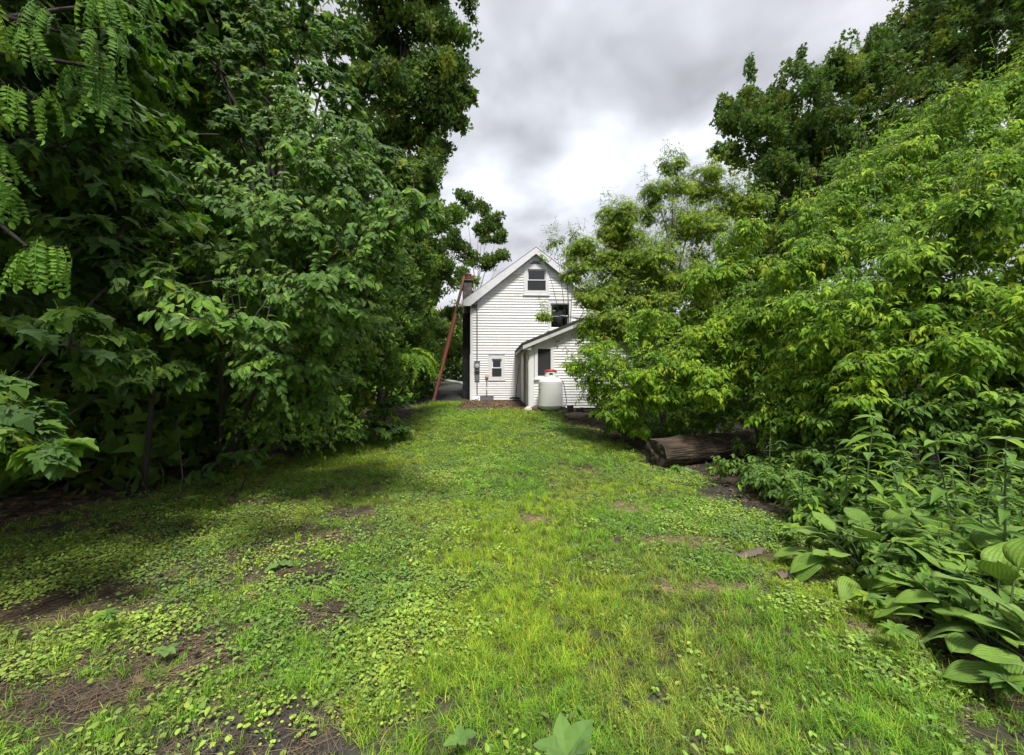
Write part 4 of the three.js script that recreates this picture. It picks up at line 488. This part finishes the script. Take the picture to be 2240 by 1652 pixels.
// hosta clumps, leaf by leaf
const hostaMap = dataTex(256, 256, (x, y) => { const u = Math.abs(x / 255 - 0.5) * 2, v = y / 255, rib = Math.pow(Math.abs(Math.sin(u * 4.5 * Math.PI)), 0.6), k = 0.45 + 0.58 * rib + (fbm(x / 9, y / 9, 3, 3) - 0.5) * 0.3, rot = smooth(0.68, 0.74, fbm(x / 14, y / 14, 3, 17)); return [enc(lerp(0.95 * k, 0.9, rot)), enc(lerp(0.95 * k, 0.45, rot)), enc(lerp(0.85 * k, 0.6, rot))]; }, true);
function hostaLeaf(c, wv) {
  const nu = 18, nv = 10, pos = [], uv = [], idx = [];
  for (let j = 0; j <= nv; j++) for (let i = 0; i <= nu; i++) { const t = j / nv, u = i / nu * 2 - 1, w = 0.36 * Math.pow(Math.sin(Math.PI * Math.pow(clamp(t * 0.985 + 0.012, 0, 1), 0.66)), 0.72), x = u * w, z = -c * t * t + 0.2 * Math.abs(u) * w * 1.2 - 0.3 * u * u * w * c + 0.05 * Math.cos(u * 9 * Math.PI) * w * (1 - t * 0.6) + wv * Math.sin(t * 9 + u * 2) * Math.abs(u) * 0.03; pos.push(x, t, z); uv.push(i / nu, t); }
  for (let j = 0; j < nv; j++) for (let i = 0; i < nu; i++) { const a = j * (nu + 1) + i, b = a + nu + 1; idx.push(a, a + 1, b, a + 1, b + 1, b); }
  return geoFrom(pos, idx, uv);
}
const HG2 = [[0.3, 1], [0.5, 0.6], [0.15, 1.4], [0.65, 1]].map((a) => hostaLeaf(...a)), HM = GREEN.hosta.map((c) => new THREE.MeshPhysicalMaterial({ color: lin(...c), map: hostaMap, roughness: 0.8, transmission: 0.25, thickness: 0, clearcoat: 0.12, clearcoatRoughness: 0.4, specularIntensity: 0.5, side: THREE.DoubleSide }));
[[2.75, 3.1, 40, 0.22, 'hosta clump furthest back, beside the lawn bend'], [3.1, 2.8, 54, 0.24, 'largest hosta clump with upright centre leaves'], [2.8, 2.35, 46, 0.225, 'middle hosta clump overhanging the dark lawn edge'], [2.75, 1.85, 36, 0.235, 'nearest hosta clump at the lower right edge'], [3.4, 3.5, 18, 0.24, 'hosta clump half hidden under the tall herbs']].forEach(([x, d, n, s, label], ci) => {
  R = mulberry(300 + ci); const b = on(x, d), t = thing('hosta', label, 'hosta', b);
  for (let i = 0; i < n; i++) {
    const a = i * 2.4 + rnd(-0.3, 0.3), ring = Math.sqrt((i + 0.5) / n), reach = 0.06 + ring * 0.42, hgt = lerp(0.46, 0.13, ring) + rnd(-0.06, 0.06), end = V3(Math.cos(a) * reach, hgt, Math.sin(a) * reach), out = V3(Math.cos(a), 0, Math.sin(a));
    const st = bezier(V3(Math.cos(a) * 0.05, 0, Math.sin(a) * 0.05), V3(end.x * 0.6, hgt * 0.8, end.z * 0.6), end, 5), dir = out.clone().multiplyScalar(lerp(0.35, 1, ring)).add(V3(0, lerp(0.7, -0.3, ring * ring), 0)).add(jit(0.12));
    const lf = mesh('leaf', pick(HG2), pick(HM), t), sc = s * rnd(0.8, 1.15); _y.copy(dir).normalize(); _z.copy(UP).addScaledVector(out, -0.1).add(jit(0.2)); _x.copy(_y).cross(_z).normalize(); _z.copy(_x).cross(_y); lf.applyMatrix4(new THREE.Matrix4().makeBasis(_x, _y, _z).scale(V3(sc, sc, sc)).setPosition(end));
    mesh('stalk', tube(st, taper(6, 0.007, 0.004), 5), STEM, lf).applyMatrix4(lf.matrix.clone().invert()); lf.matrixAutoUpdate = true;
  }
});

// ---------------------------------------------------------------- log
{
  R = mulberry(77); const c = at(1432, 990, 7.0), rr = 0.255, ang = 0.42, Lg = 2.4, log = thing('fallen_log', 'thick weathered log with cracked bark lying behind the lawn', 'log', V3(c.x, gh(c.x, c.z), c.z), ang), cy = rr * 0.93;
  const ns = 40, nl = 26, pos = [], uv = [], idx = [];
  for (let i = 0; i <= nl; i++) for (let k = 0; k <= ns; k++) { const a = k / ns * 2 * Math.PI, x = i / nl * Lg, crack = Math.pow(Math.abs(fbm((k % ns) * 0.9, x * 1.6, 3, 13) - 0.5) * 2, 0.6), r = rr * (0.9 + 0.2 * crack + 0.06 * Math.sin(a * 3 + 1 + x) + 0.12 * Math.exp(-((x - 0.75) ** 2) * 30 - ((k - 9) ** 2) * 0.05) + 0.04 * fbm(Math.cos(a) * 2, x * 2 + Math.sin(a) * 2, 2, 3) - 0.03 * i / nl); pos.push(x, cy + Math.sin(a) * r, Math.cos(a) * r); uv.push(k / ns * 2, x * 0.6); }
  for (let i = 0; i < nl; i++) for (let k = 0; k < ns; k++) { const a = i * (ns + 1) + k, b = a + ns + 1; idx.push(a, a + 1, b, a + 1, b + 1, b); }
  const tex = dataTex(512, 512, (x, y) => { const s = fbm(x / 512 * 60, y / 512 * 5, 4, 91), m = fbm(x / 60, y / 60, 3, 19), k = 0.35 + s * 1.25; return [enc((0.045 + 0.14 * m * m) * k), enc((0.032 + 0.09 * m * m) * k), enc((0.022 + 0.045 * m * m) * k)]; }, true), bmp = dataTex(512, 512, (x, y) => { const s = 255 * fbm(x / 512 * 60, y / 512 * 5, 4, 91); return [s, s, s]; });
  mesh('bark', geoFrom(pos, idx, uv), new THREE.MeshStandardMaterial({ map: tex, bumpMap: bmp, bumpScale: 0.06, roughness: 0.95 }), log);
  const ep = [0, cy, 0.02], ei = [], eu = [0.5, 0.5]; const rings = 6; for (let j = 1; j <= rings; j++) for (let k = 0; k < ns; k++) { const a = k / ns * 2 * Math.PI, q = j / rings, i3 = k * 3; const yy = lerp(cy, pos[i3 + 1], q), zz = lerp(0, pos[i3 + 2], q); ep.push(j === rings ? 0 : (fbm(yy * 14, zz * 14, 3, 71) - 0.4) * 0.09, yy, zz); eu.push(0.5 + zz / rr / 2, 0.5 + (yy - cy) / rr / 2); }
  for (let k = 0; k < ns; k++) { ei.push(0, 1 + (k + 1) % ns, 1 + k); for (let j = 0; j < rings - 1; j++) { const a = 1 + j * ns + k, b = 1 + j * ns + (k + 1) % ns; ei.push(a, b, a + ns, b, b + ns, a + ns); } }
  const etex = dataTex(256, 256, (x, y) => { const dx = x / 128 - 1, dy = y / 128 - 1, r = Math.hypot(dx, dy), ring = 0.7 + 0.3 * Math.sin(r * 60 + 6 * fbm(x / 30, y / 30, 3, 4)), mo = fbm(x / 26, y / 26, 4, 8), k = ring * (0.4 + mo); return [enc(0.055 * k + (mo > 0.62 ? 0.06 : 0)), enc(0.045 * k + (mo > 0.62 ? 0.025 : 0)), enc(0.038 * k)]; }, true);
  mesh('cut_end', geoFrom(ep, ei, eu), new THREE.MeshStandardMaterial({ map: etex, roughness: 1, side: THREE.DoubleSide }), log);
}
{ // peeled bark slabs at the right lawn edge
  const chip = (w, l, seed) => { const pos = [], idx = []; for (let i = 0; i <= 8; i++) for (let k = 0; k <= 4; k++) { const u = k / 4 - 0.5, t = i / 8; pos.push(t * l - l / 2, 0.03 - 0.09 * u * u + 0.02 * fbm(i * 0.8, k * 0.8, 2, seed), u * w * (1 - 0.4 * Math.abs(t - 0.5)) + 0.03 * (h2(i, k, seed) - 0.5)); } for (let i = 0; i < 8; i++) for (let k = 0; k < 4; k++) { const a = i * 5 + k, b = a + 5; idx.push(a, a + 1, b, a + 1, b + 1, b); } return geoFrom(pos, idx); };
  const m = std(lin(0.13, 0.1, 0.08), 0.95, { side: THREE.DoubleSide });
  [[1740, 1262, 0.35, 0.09, 0.2, 'peeled bark strip with pale edge by the lawn corner'], [1760, 1272, 0.26, 0.07, -0.4, 'shorter bark strip just below the pale edged one'], [1640, 1218, 0.35, 0.1, 0.5, 'dark flat bark strip left of the other bark pieces']].forEach(([px, py, l, w, r, label], i) => { const o = mesh('bark_strip', chip(w, l, i + 3), m); o.position.copy(groundAt(px, py)).add(V3(0, 0.01, 0)); o.rotation.y = r; tag(o, label, 'bark'); });
}
// ---------------------------------------------------------------- lawn, weeds, litter
function scatter(name, label, category, geos, mat, list) { // list of [pos, scale, turn, tilt, color]
  const t = thing(name, label, category); t.userData.kind = 'stuff'; const q = new THREE.Quaternion(), e = new THREE.Euler(), m = new THREE.Matrix4(), c = new THREE.Color();
  geos.forEach((g, gi) => { const mine = list.filter((_, i) => i % geos.length === gi); if (!mine.length) return; const im = shade(new THREE.InstancedMesh(g, mat, mine.length)); im.name = name + '_mass'; im.userData.kind = 'stuff'; mine.forEach(([p, s, r, tl, col], i) => { m.compose(p, q.setFromEuler(e.set(tl, r, tl * 0.5, 'YXZ')), V3(s, s, s)); im.setMatrixAt(i, m); im.setColorAt(i, c.setRGB(...col)); }); t.add(im); });
  COUNT += list.length; return t;
}
function colored(g, c) { const n = g.attributes.position.count, a = new Float32Array(n * 3); for (let i = 0; i < n; i++) a.set(c, i * 3); g.setAttribute('color', new THREE.BufferAttribute(a, 3)); return g; }
R = mulberry(900);
function tuft(n, h, lay, rad) { const parts = []; for (let i = 0; i < n; i++) { const a = rnd(6.28), l = h * rnd(0.45, 1.2), w = rnd(0.0014, 0.0026), bend = lay * rnd(0.3, 1.2) * l, dx = Math.cos(a), dz = Math.sin(a), q = Math.sqrt(R()) * rad, b = rnd(6.28), x = Math.cos(b) * q, z = Math.sin(b) * q, P = []; for (let k = 0; k < 3; k++) { const t = k / 3, ww = w * (1 - 0.25 * k); for (const s of [-1, 1]) P.push(x + dx * bend * t * t - dz * s * ww, l * t * (1 - 0.25 * t * lay), z + dz * bend * t * t + dx * s * ww); } P.push(x + dx * bend, l * (1 - 0.25 * lay), z + dz * bend); const g = geoFrom(P, [0, 1, 2, 1, 3, 2, 2, 3, 4, 3, 5, 4, 4, 5, 6]); const dry = R() < 0.13, k = rnd(0.75, 1.25); parts.push(colored(faceted(g), dry ? [2.4 * k, 1.3 * k, 1.8 * k] : [k * rnd(0.8, 1.25), k, k])); } return mergeGeometries(parts); }
const grassMat = new THREE.MeshPhysicalMaterial({ color: lin(1, 1, 1), vertexColors: true, roughness: 0.85, transmission: 0.4, thickness: 0, side: THREE.DoubleSide, specularIntensity: 0.6, clearcoat: 0.04, clearcoatRoughness: 0.5 });
const tufts = [tuft(26, 0.055, 0.8, 0.04), tuft(26, 0.07, 1.0, 0.045), tuft(24, 0.05, 1.2, 0.045), tuft(24, 0.1, 0.9, 0.03), tuft(18, 0.06, 1.1, 0.03)];
// how thick the small round-leaved weeds stand: blobs in the picture plus noise
const WEEDS = [[150, 1220, 1.1, 0.5, 1.3], [350, 1190, 0.8, 0.35, 1.2], [60, 1280, 0.7, 0.3, 1.1], [480, 1150, 0.5, 0.3, 0.8], [300, 1380, 0.5, 0.15, 0.9], [330, 1410, 0.4, 0.12, 0.8], [700, 1280, 0.5, 0.3, 0.9], [850, 1350, 0.6, 0.35, 1.0], [900, 1280, 0.6, 0.3, 0.9], [760, 1440, 0.4, 0.2, 0.7], [980, 1020, 1.0, 1.2, 0.8], [1200, 950, 1.6, 1.6, 0.9], [1430, 1030, 0.9, 0.5, 1.0], [1470, 1060, 0.5, 0.3, 1.0], [1560, 1140, 0.7, 0.25, 1.2], [1650, 1160, 0.6, 0.3, 1.2], [1740, 1190, 0.5, 0.25, 1.1], [1560, 1240, 0.35, 0.1, 0.9], [1620, 1260, 0.4, 0.12, 0.8], [1780, 1330, 0.4, 0.12, 0.7], [1900, 1420, 0.4, 0.1, 0.9], [1980, 1480, 0.35, 0.1, 0.8], [1400, 1170, 0.4, 0.3, 0.7], [1350, 1240, 0.5, 0.3, 0.5], [60, 1500, 0.3, 0.1, 0.8], [420, 1500, 0.35, 0.1, 0.6], [640, 1120, 0.6, 0.5, 0.5], [1100, 1040, 0.8, 0.8, 0.5]]
  .map(([px, py, rx, rd, a]) => { const p = groundAt(px, py); return [p.x, -p.z, rx, rd, a]; });
function weedy(x, d) { let w = 0.42 - 0.2 * smooth(-0.6, 0.6, x) * smooth(3.6, 2.6, d) - 0.16 * Math.exp(-((x - 0.35) ** 2) * 3); for (const [cx, cd, rx, rd, a] of WEEDS) { const e = ((x - cx) / rx) ** 2 + ((d - cd) / rd) ** 2; if (e < 6) w = Math.max(w, a * Math.exp(-e * 0.7)); } return clamp(w + (fbm(x * 3.1, d * 3.1, 3, 51) - 0.5) * 0.9, 0, 1); }
function inFrame(x, d, m = 1.22) { return d > 1.2 && Math.abs(x) < d * 1.26 * m + 0.3; }
{
  R = mulberry(901); const list = []; const zones = [[1.3, 3, 1100], [3, 5, 800], [5, 8, 480], [8, 12, 380], [12, 18, 280]];
  for (const [d0, d1, n] of zones) { const x0 = -6, x1 = 4, m = Math.round((d1 - d0) * (x1 - x0) * n); for (let i = 0; i < m; i++) { const x = rnd(x0, x1), d = rnd(d0, d1); if (!inFrame(x, d)) continue; let p = lawnIn(x, d); const [k, kind] = bare(x, d); p *= 1 - k * (kind === 'straw' ? 0.8 : 0.96); p *= 1 - 0.6 * smooth(0.55, 1, weedy(x, d)); p *= clamp(0.6 + (fbm(x * 7, d * 7, 2, 35) - 0.3) * 2, 0.35, 1); const left = smooth(-0.3, -2.2, x) * smooth(6.5, 4, d); p *= lerp(1, clamp(0.28 + (fbm(x * 2.2, d * 2.2, 3, 33) - 0.5) * 2.6, 0.05, 1), left);
    if (d > 13.1 && x > -1.9) p *= 0.04; if (d > 15.4 - x * 0.25) p = 0; if (R() > p) continue;
    const tone = rnd(0.5, 1.3), dry = smooth(0.5, 0.75, fbm(x * 1.1 + 9, d * 1.1, 3, 63)), yl = smooth(0.35, 0.7, fbm(x * 0.7, d * 0.7 + 4, 2, 64)), g = [lerp(0.19, 0.3, yl), lerp(0.42, 0.49, yl), 0.02], c = [lerp(g[0], 0.32, dry * 0.4), lerp(g[1], 0.34, dry * 0.4), lerp(g[2], 0.05, dry * 0.6)].map((q) => q * tone);
    list.push([V3(x, gh(x, -d) - 0.004, -d), rnd(0.6, 1.15) * lerp(1, 1.35, smooth(5, 12, d)), rnd(6.28), rnd(-0.2, 0.2), c]); } }
  scatter('lawn_grass', 'short mown green grass of the lawn strip', 'grass', tufts, grassMat, list);
}
{
  R = mulberry(902);
  const weed = (n, rad, leaf, h, W = 1.0) => { const parts = []; for (let i = 0; i < n; i++) { const a = rnd(6.28), q = Math.sqrt(R()) * rad, s = leaf * rnd(0.6, 1.2), hh = h * rnd(0.35, 1), g = blade({ L: s, W: s * W, rows: 4, shape: W > 0.8 ? ROUND : OV, fold: 0.25, curl: 0.25 }); g.translate(0, -s * 0.2, 0).rotateX(-Math.PI / 2 + rnd(-0.4, 0.75)).rotateY(rnd(6.28)).translate(Math.cos(a) * q, hh, Math.sin(a) * q); const k = rnd(0.75, 1.25); parts.push(colored(faceted(g), [k * rnd(0.85, 1.2), k, k])); } return mergeGeometries(parts); };
  const wm = new THREE.MeshPhysicalMaterial({ color: lin(1, 1, 1), vertexColors: true, roughness: 0.82, transmission: 0.3, thickness: 0, side: THREE.DoubleSide, clearcoat: 0.15, clearcoatRoughness: 0.45 });
  const geos = [weed(16, 0.075, 0.017, 0.04), weed(14, 0.08, 0.022, 0.05, 0.9), weed(20, 0.08, 0.013, 0.035), weed(10, 0.08, 0.028, 0.055, 0.6), weed(9, 0.08, 0.016, 0.04)], list = [], zones = [[1.3, 3, 620], [3, 5, 520], [5, 8, 380], [8, 13, 240]];
  for (const [d0, d1, n] of zones) { const x0 = -6, x1 = 4, m = Math.round((d1 - d0) * (x1 - x0) * n); for (let i = 0; i < m; i++) { const x = rnd(x0, x1), d = rnd(d0, d1); if (!inFrame(x, d)) continue; const [k, kind] = bare(x, d); let p = smooth(0.15, 0.9, weedy(x, d)) * (1 - k * 0.88) * clamp(lawnIn(x, d) * 1.6 + 0.02, 0, 1); if (R() > p) continue; const y = fbm(x * 1.7, d * 1.7, 3, 73), br = clamp(smooth(0.38, 0.62, y) + rnd(-0.35, 0.35), 0, 1), tone = rnd(0.6, 1.25); list.push([V3(x, gh(x, -d), -d), rnd(0.5, 1.4) * lerp(1, 1.4, smooth(6, 12, d)), rnd(6.28), rnd(-0.15, 0.15), [lerp(0.15, 0.33, br), lerp(0.29, 0.48, br), lerp(0.03, 0.05, br)].map((c) => c * tone)]); } }
  scatter('ground_ivy', 'low round leaved weeds carpeting parts of the lawn', 'ground cover', geos, wm, list);
}
{ // straw, twigs and fallen leaves on the bare places
  R = mulberry(903); const sticks = [0, 1, 2].map(() => { const parts = []; for (let i = 0; i < 9; i++) { const a = rnd(3.14), l = rnd(0.03, 0.11), x = rnd(-0.06, 0.06), z = rnd(-0.06, 0.06); parts.push(faceted(tube([V3(x - Math.cos(a) * l / 2, rnd(0.002, 0.012), z - Math.sin(a) * l / 2), V3(x + Math.cos(a) * l / 2, rnd(0.002, 0.02), z + Math.sin(a) * l / 2)], [0.0014, 0.001], 3))); } return mergeGeometries(parts); });
  const list = [], crumbs = []; const sm = std(lin(1, 1, 1), 0.9);
  for (let i = 0; i < 26000; i++) { const d = 1.3 + 9 * R() * R() + rnd(1), x = rnd(-6.5, 4); if (!inFrame(x, d)) continue; const [k, kind] = bare(x, d), lawn = lawnIn(x, d), p = Math.max(k * (kind === 'black' ? 0.15 : kind === 'straw' ? 1 : 0.5), (1 - lawn) * 0.35, smooth(-0.3, -2.2, x) * 0.25); if (R() > p) continue; const b = kind === 'straw' ? rnd(0.8, 1.5) : rnd(0.3, 1.1); list.push([V3(x, gh(x, -d) + 0.003, -d), rnd(0.6, 1.3), rnd(6.28), 0, [0.24 * b, 0.18 * b, 0.105 * b]]); }
  scatter('straw_litter', 'dry straw and thin twigs strewn over the bare patches', 'litter', sticks, sm, list);
  const dead = [blade({ L: 0.07, W: 0.045, rows: 4, shape: OV, fold: 0.5, curl: -0.4 }), blade({ L: 0.09, W: 0.05, rows: 4, shape: OV, fold: -0.4, curl: 0.5 }), mapleLeaf(9).scale(0.09, 0.09, 0.12)].map((g) => faceted(g).rotateX(-Math.PI / 2).translate(0, 0.012, 0));
  for (let i = 0; i < 9000; i++) { const d = 2 + 12 * R(), x = rnd(-8, 5.5); if (!inFrame(x, d)) continue; const [k, kind] = bare(x, d), lawn = lawnIn(x, d); if (R() > Math.max((1 - lawn) * 0.8, k * (kind === 'litter' ? 0.9 : 0.15), 0.012)) continue; const b = rnd(0.4, 1.4); crumbs.push([V3(x, gh(x, -d) + 0.004, -d), rnd(0.6, 1.2), rnd(6.28), rnd(-0.4, 0.4), [0.13 * b, 0.08 * b, 0.045 * b]]); }
  for (let i = 0; i < 2600; i++) { const q = R() < 0.5; const x = q ? rnd(-1.9, 0.5) : rnd(0.3, 2.6), d = q ? rnd(13.2, 16.9) : rnd(9.5, 13); const b = rnd(0.5, 1.5); crumbs.push([V3(x, gh(x, -d) + 0.004, -d), rnd(0.4, 1), rnd(6.28), rnd(-0.4, 0.4), [0.15 * b, 0.085 * b, 0.05 * b]]); }
  scatter('fallen_leaves', 'brown fallen leaves and bark crumbs under the trees', 'litter', dead, std(lin(1, 1, 1), 0.9, { side: THREE.DoubleSide }), crumbs);
}
{ // crumbs of soil and small stones
  R = mulberry(905); const list = [];
  for (let i = 0; i < 90000; i++) { const d = 1.3 + 7 * R() * R(), x = rnd(-5, 3.5); if (!inFrame(x, d)) continue; const [k] = bare(x, d); if (R() > Math.max(k, (1 - lawnIn(x, d)) * 0.3, smooth(-0.5, -2.4, x) * 0.2, 0.09 * smooth(3.2, 2, d))) continue; const b = R() < 0.06 ? rnd(1.5, 4) : rnd(0.5, 1.3); list.push([V3(x, gh(x, -d) + 0.001, -d), 0.003 + 0.012 * R() ** 3, rnd(6.28), rnd(3), [0.055 * b, 0.043 * b, 0.034 * b]]); }
  scatter('soil_crumbs', 'crumbly dark soil and small stones on the bare patches', 'soil', [new THREE.IcosahedronGeometry(1, 0).scale(1, 0.7, 0.85), new THREE.DodecahedronGeometry(1, 0).scale(1.2, 0.6, 0.8)], std(lin(1, 1, 1), 1), list);
}
// single broad-leaved weeds that stand out in the lawn
function rosette(label, px, py, n, size, up, sp, seed, name = 'broad_weed') { R = mulberry(seed); const b = groundAt(px, py), t = thing(name, label, 'weed', b), lv = new Leaves(sp); for (let i = 0; i < n; i++) { const a = i * 2.4 + rnd(-0.3, 0.3); lv.add(b.clone().add(V3(0, 0.01 + up * 0.3, 0)), V3(Math.cos(a), up + rnd(-0.1, 0.2), Math.sin(a)), V3(0, 1, 0).add(jit(0.2)), size * rnd(0.75, 1.15), weighted(sp.weight)); } lv.build(t, 60); return t; }
const burdock = species([blade({ L: 1, W: 0.7, rows: 6, shape: OV, fold: 0.25, curl: 0.4, wave: 0.25 }), blade({ L: 1, W: 0.62, rows: 6, shape: OV, fold: 0.2, curl: 0.15, wave: 0.15 })], [0.1, 0.14], [[0.18, 0.33, 0.075], [0.21, 0.37, 0.08], [0.15, 0.29, 0.065]], {});
rosette('large pale burdock leaves at the bottom edge of lawn', 1240, 1800, 6, 0.14, 0.75, burdock, 601); rosette('small pale weed at the bottom edge left of burdock', 1005, 1690, 4, 0.07, 0.4, burdock, 602); rosette('plantain with wide flat leaves in the left weeds', 365, 1450, 5, 0.07, 0.2, burdock, 603); rosette('lone pale leaf cluster on the lawn left of centre', 612, 1245, 3, 0.11, 0.1, burdock, 604); rosette('broad leaved seedling on dark earth before the log', 1510, 1070, 4, 0.13, 0.7, burdock, 605);
const five = species([0, 1].map((k) => { const parts = []; for (let i = 0; i < 5; i++) { const g = blade({ L: [0.75, 0.95, 1, 0.95, 0.75][i], W: 0.38, rows: 4, shape: OV, fold: 0.3, curl: 0.25 + k * 0.2 }); g.rotateZ((i - 2) * 0.75); parts.push(g); } return mergeGeometries(parts.map(faceted)); }), [0.07, 0.12], GREEN.herb, {});
[['creeper seedling with five fingered leaves at lower right corner', 2205, 1560, 5, 0.12], ['five fingered creeper at the lawn edge under the hosta', 1900, 1360, 6, 0.1], ['five fingered creeper in the right hand lawn weeds', 1960, 1440, 6, 0.09], ['five fingered creeper beside the bark strips', 1800, 1275, 4, 0.09], ['creeper leaves above dark earth near the herb bed', 1730, 1190, 7, 0.13], ['creeper seedling by the shaded earth on the left', 420, 1120, 5, 0.1], ['five fingered creeper in the lower left weeds', 230, 1400, 5, 0.08]].forEach(([l, px, py, n, s], i) => rosette(l, px, py, n, s, 0.45, five, 620 + i, 'creeper'));
console.log('instances', COUNT);
renderer.render(scene, camera);
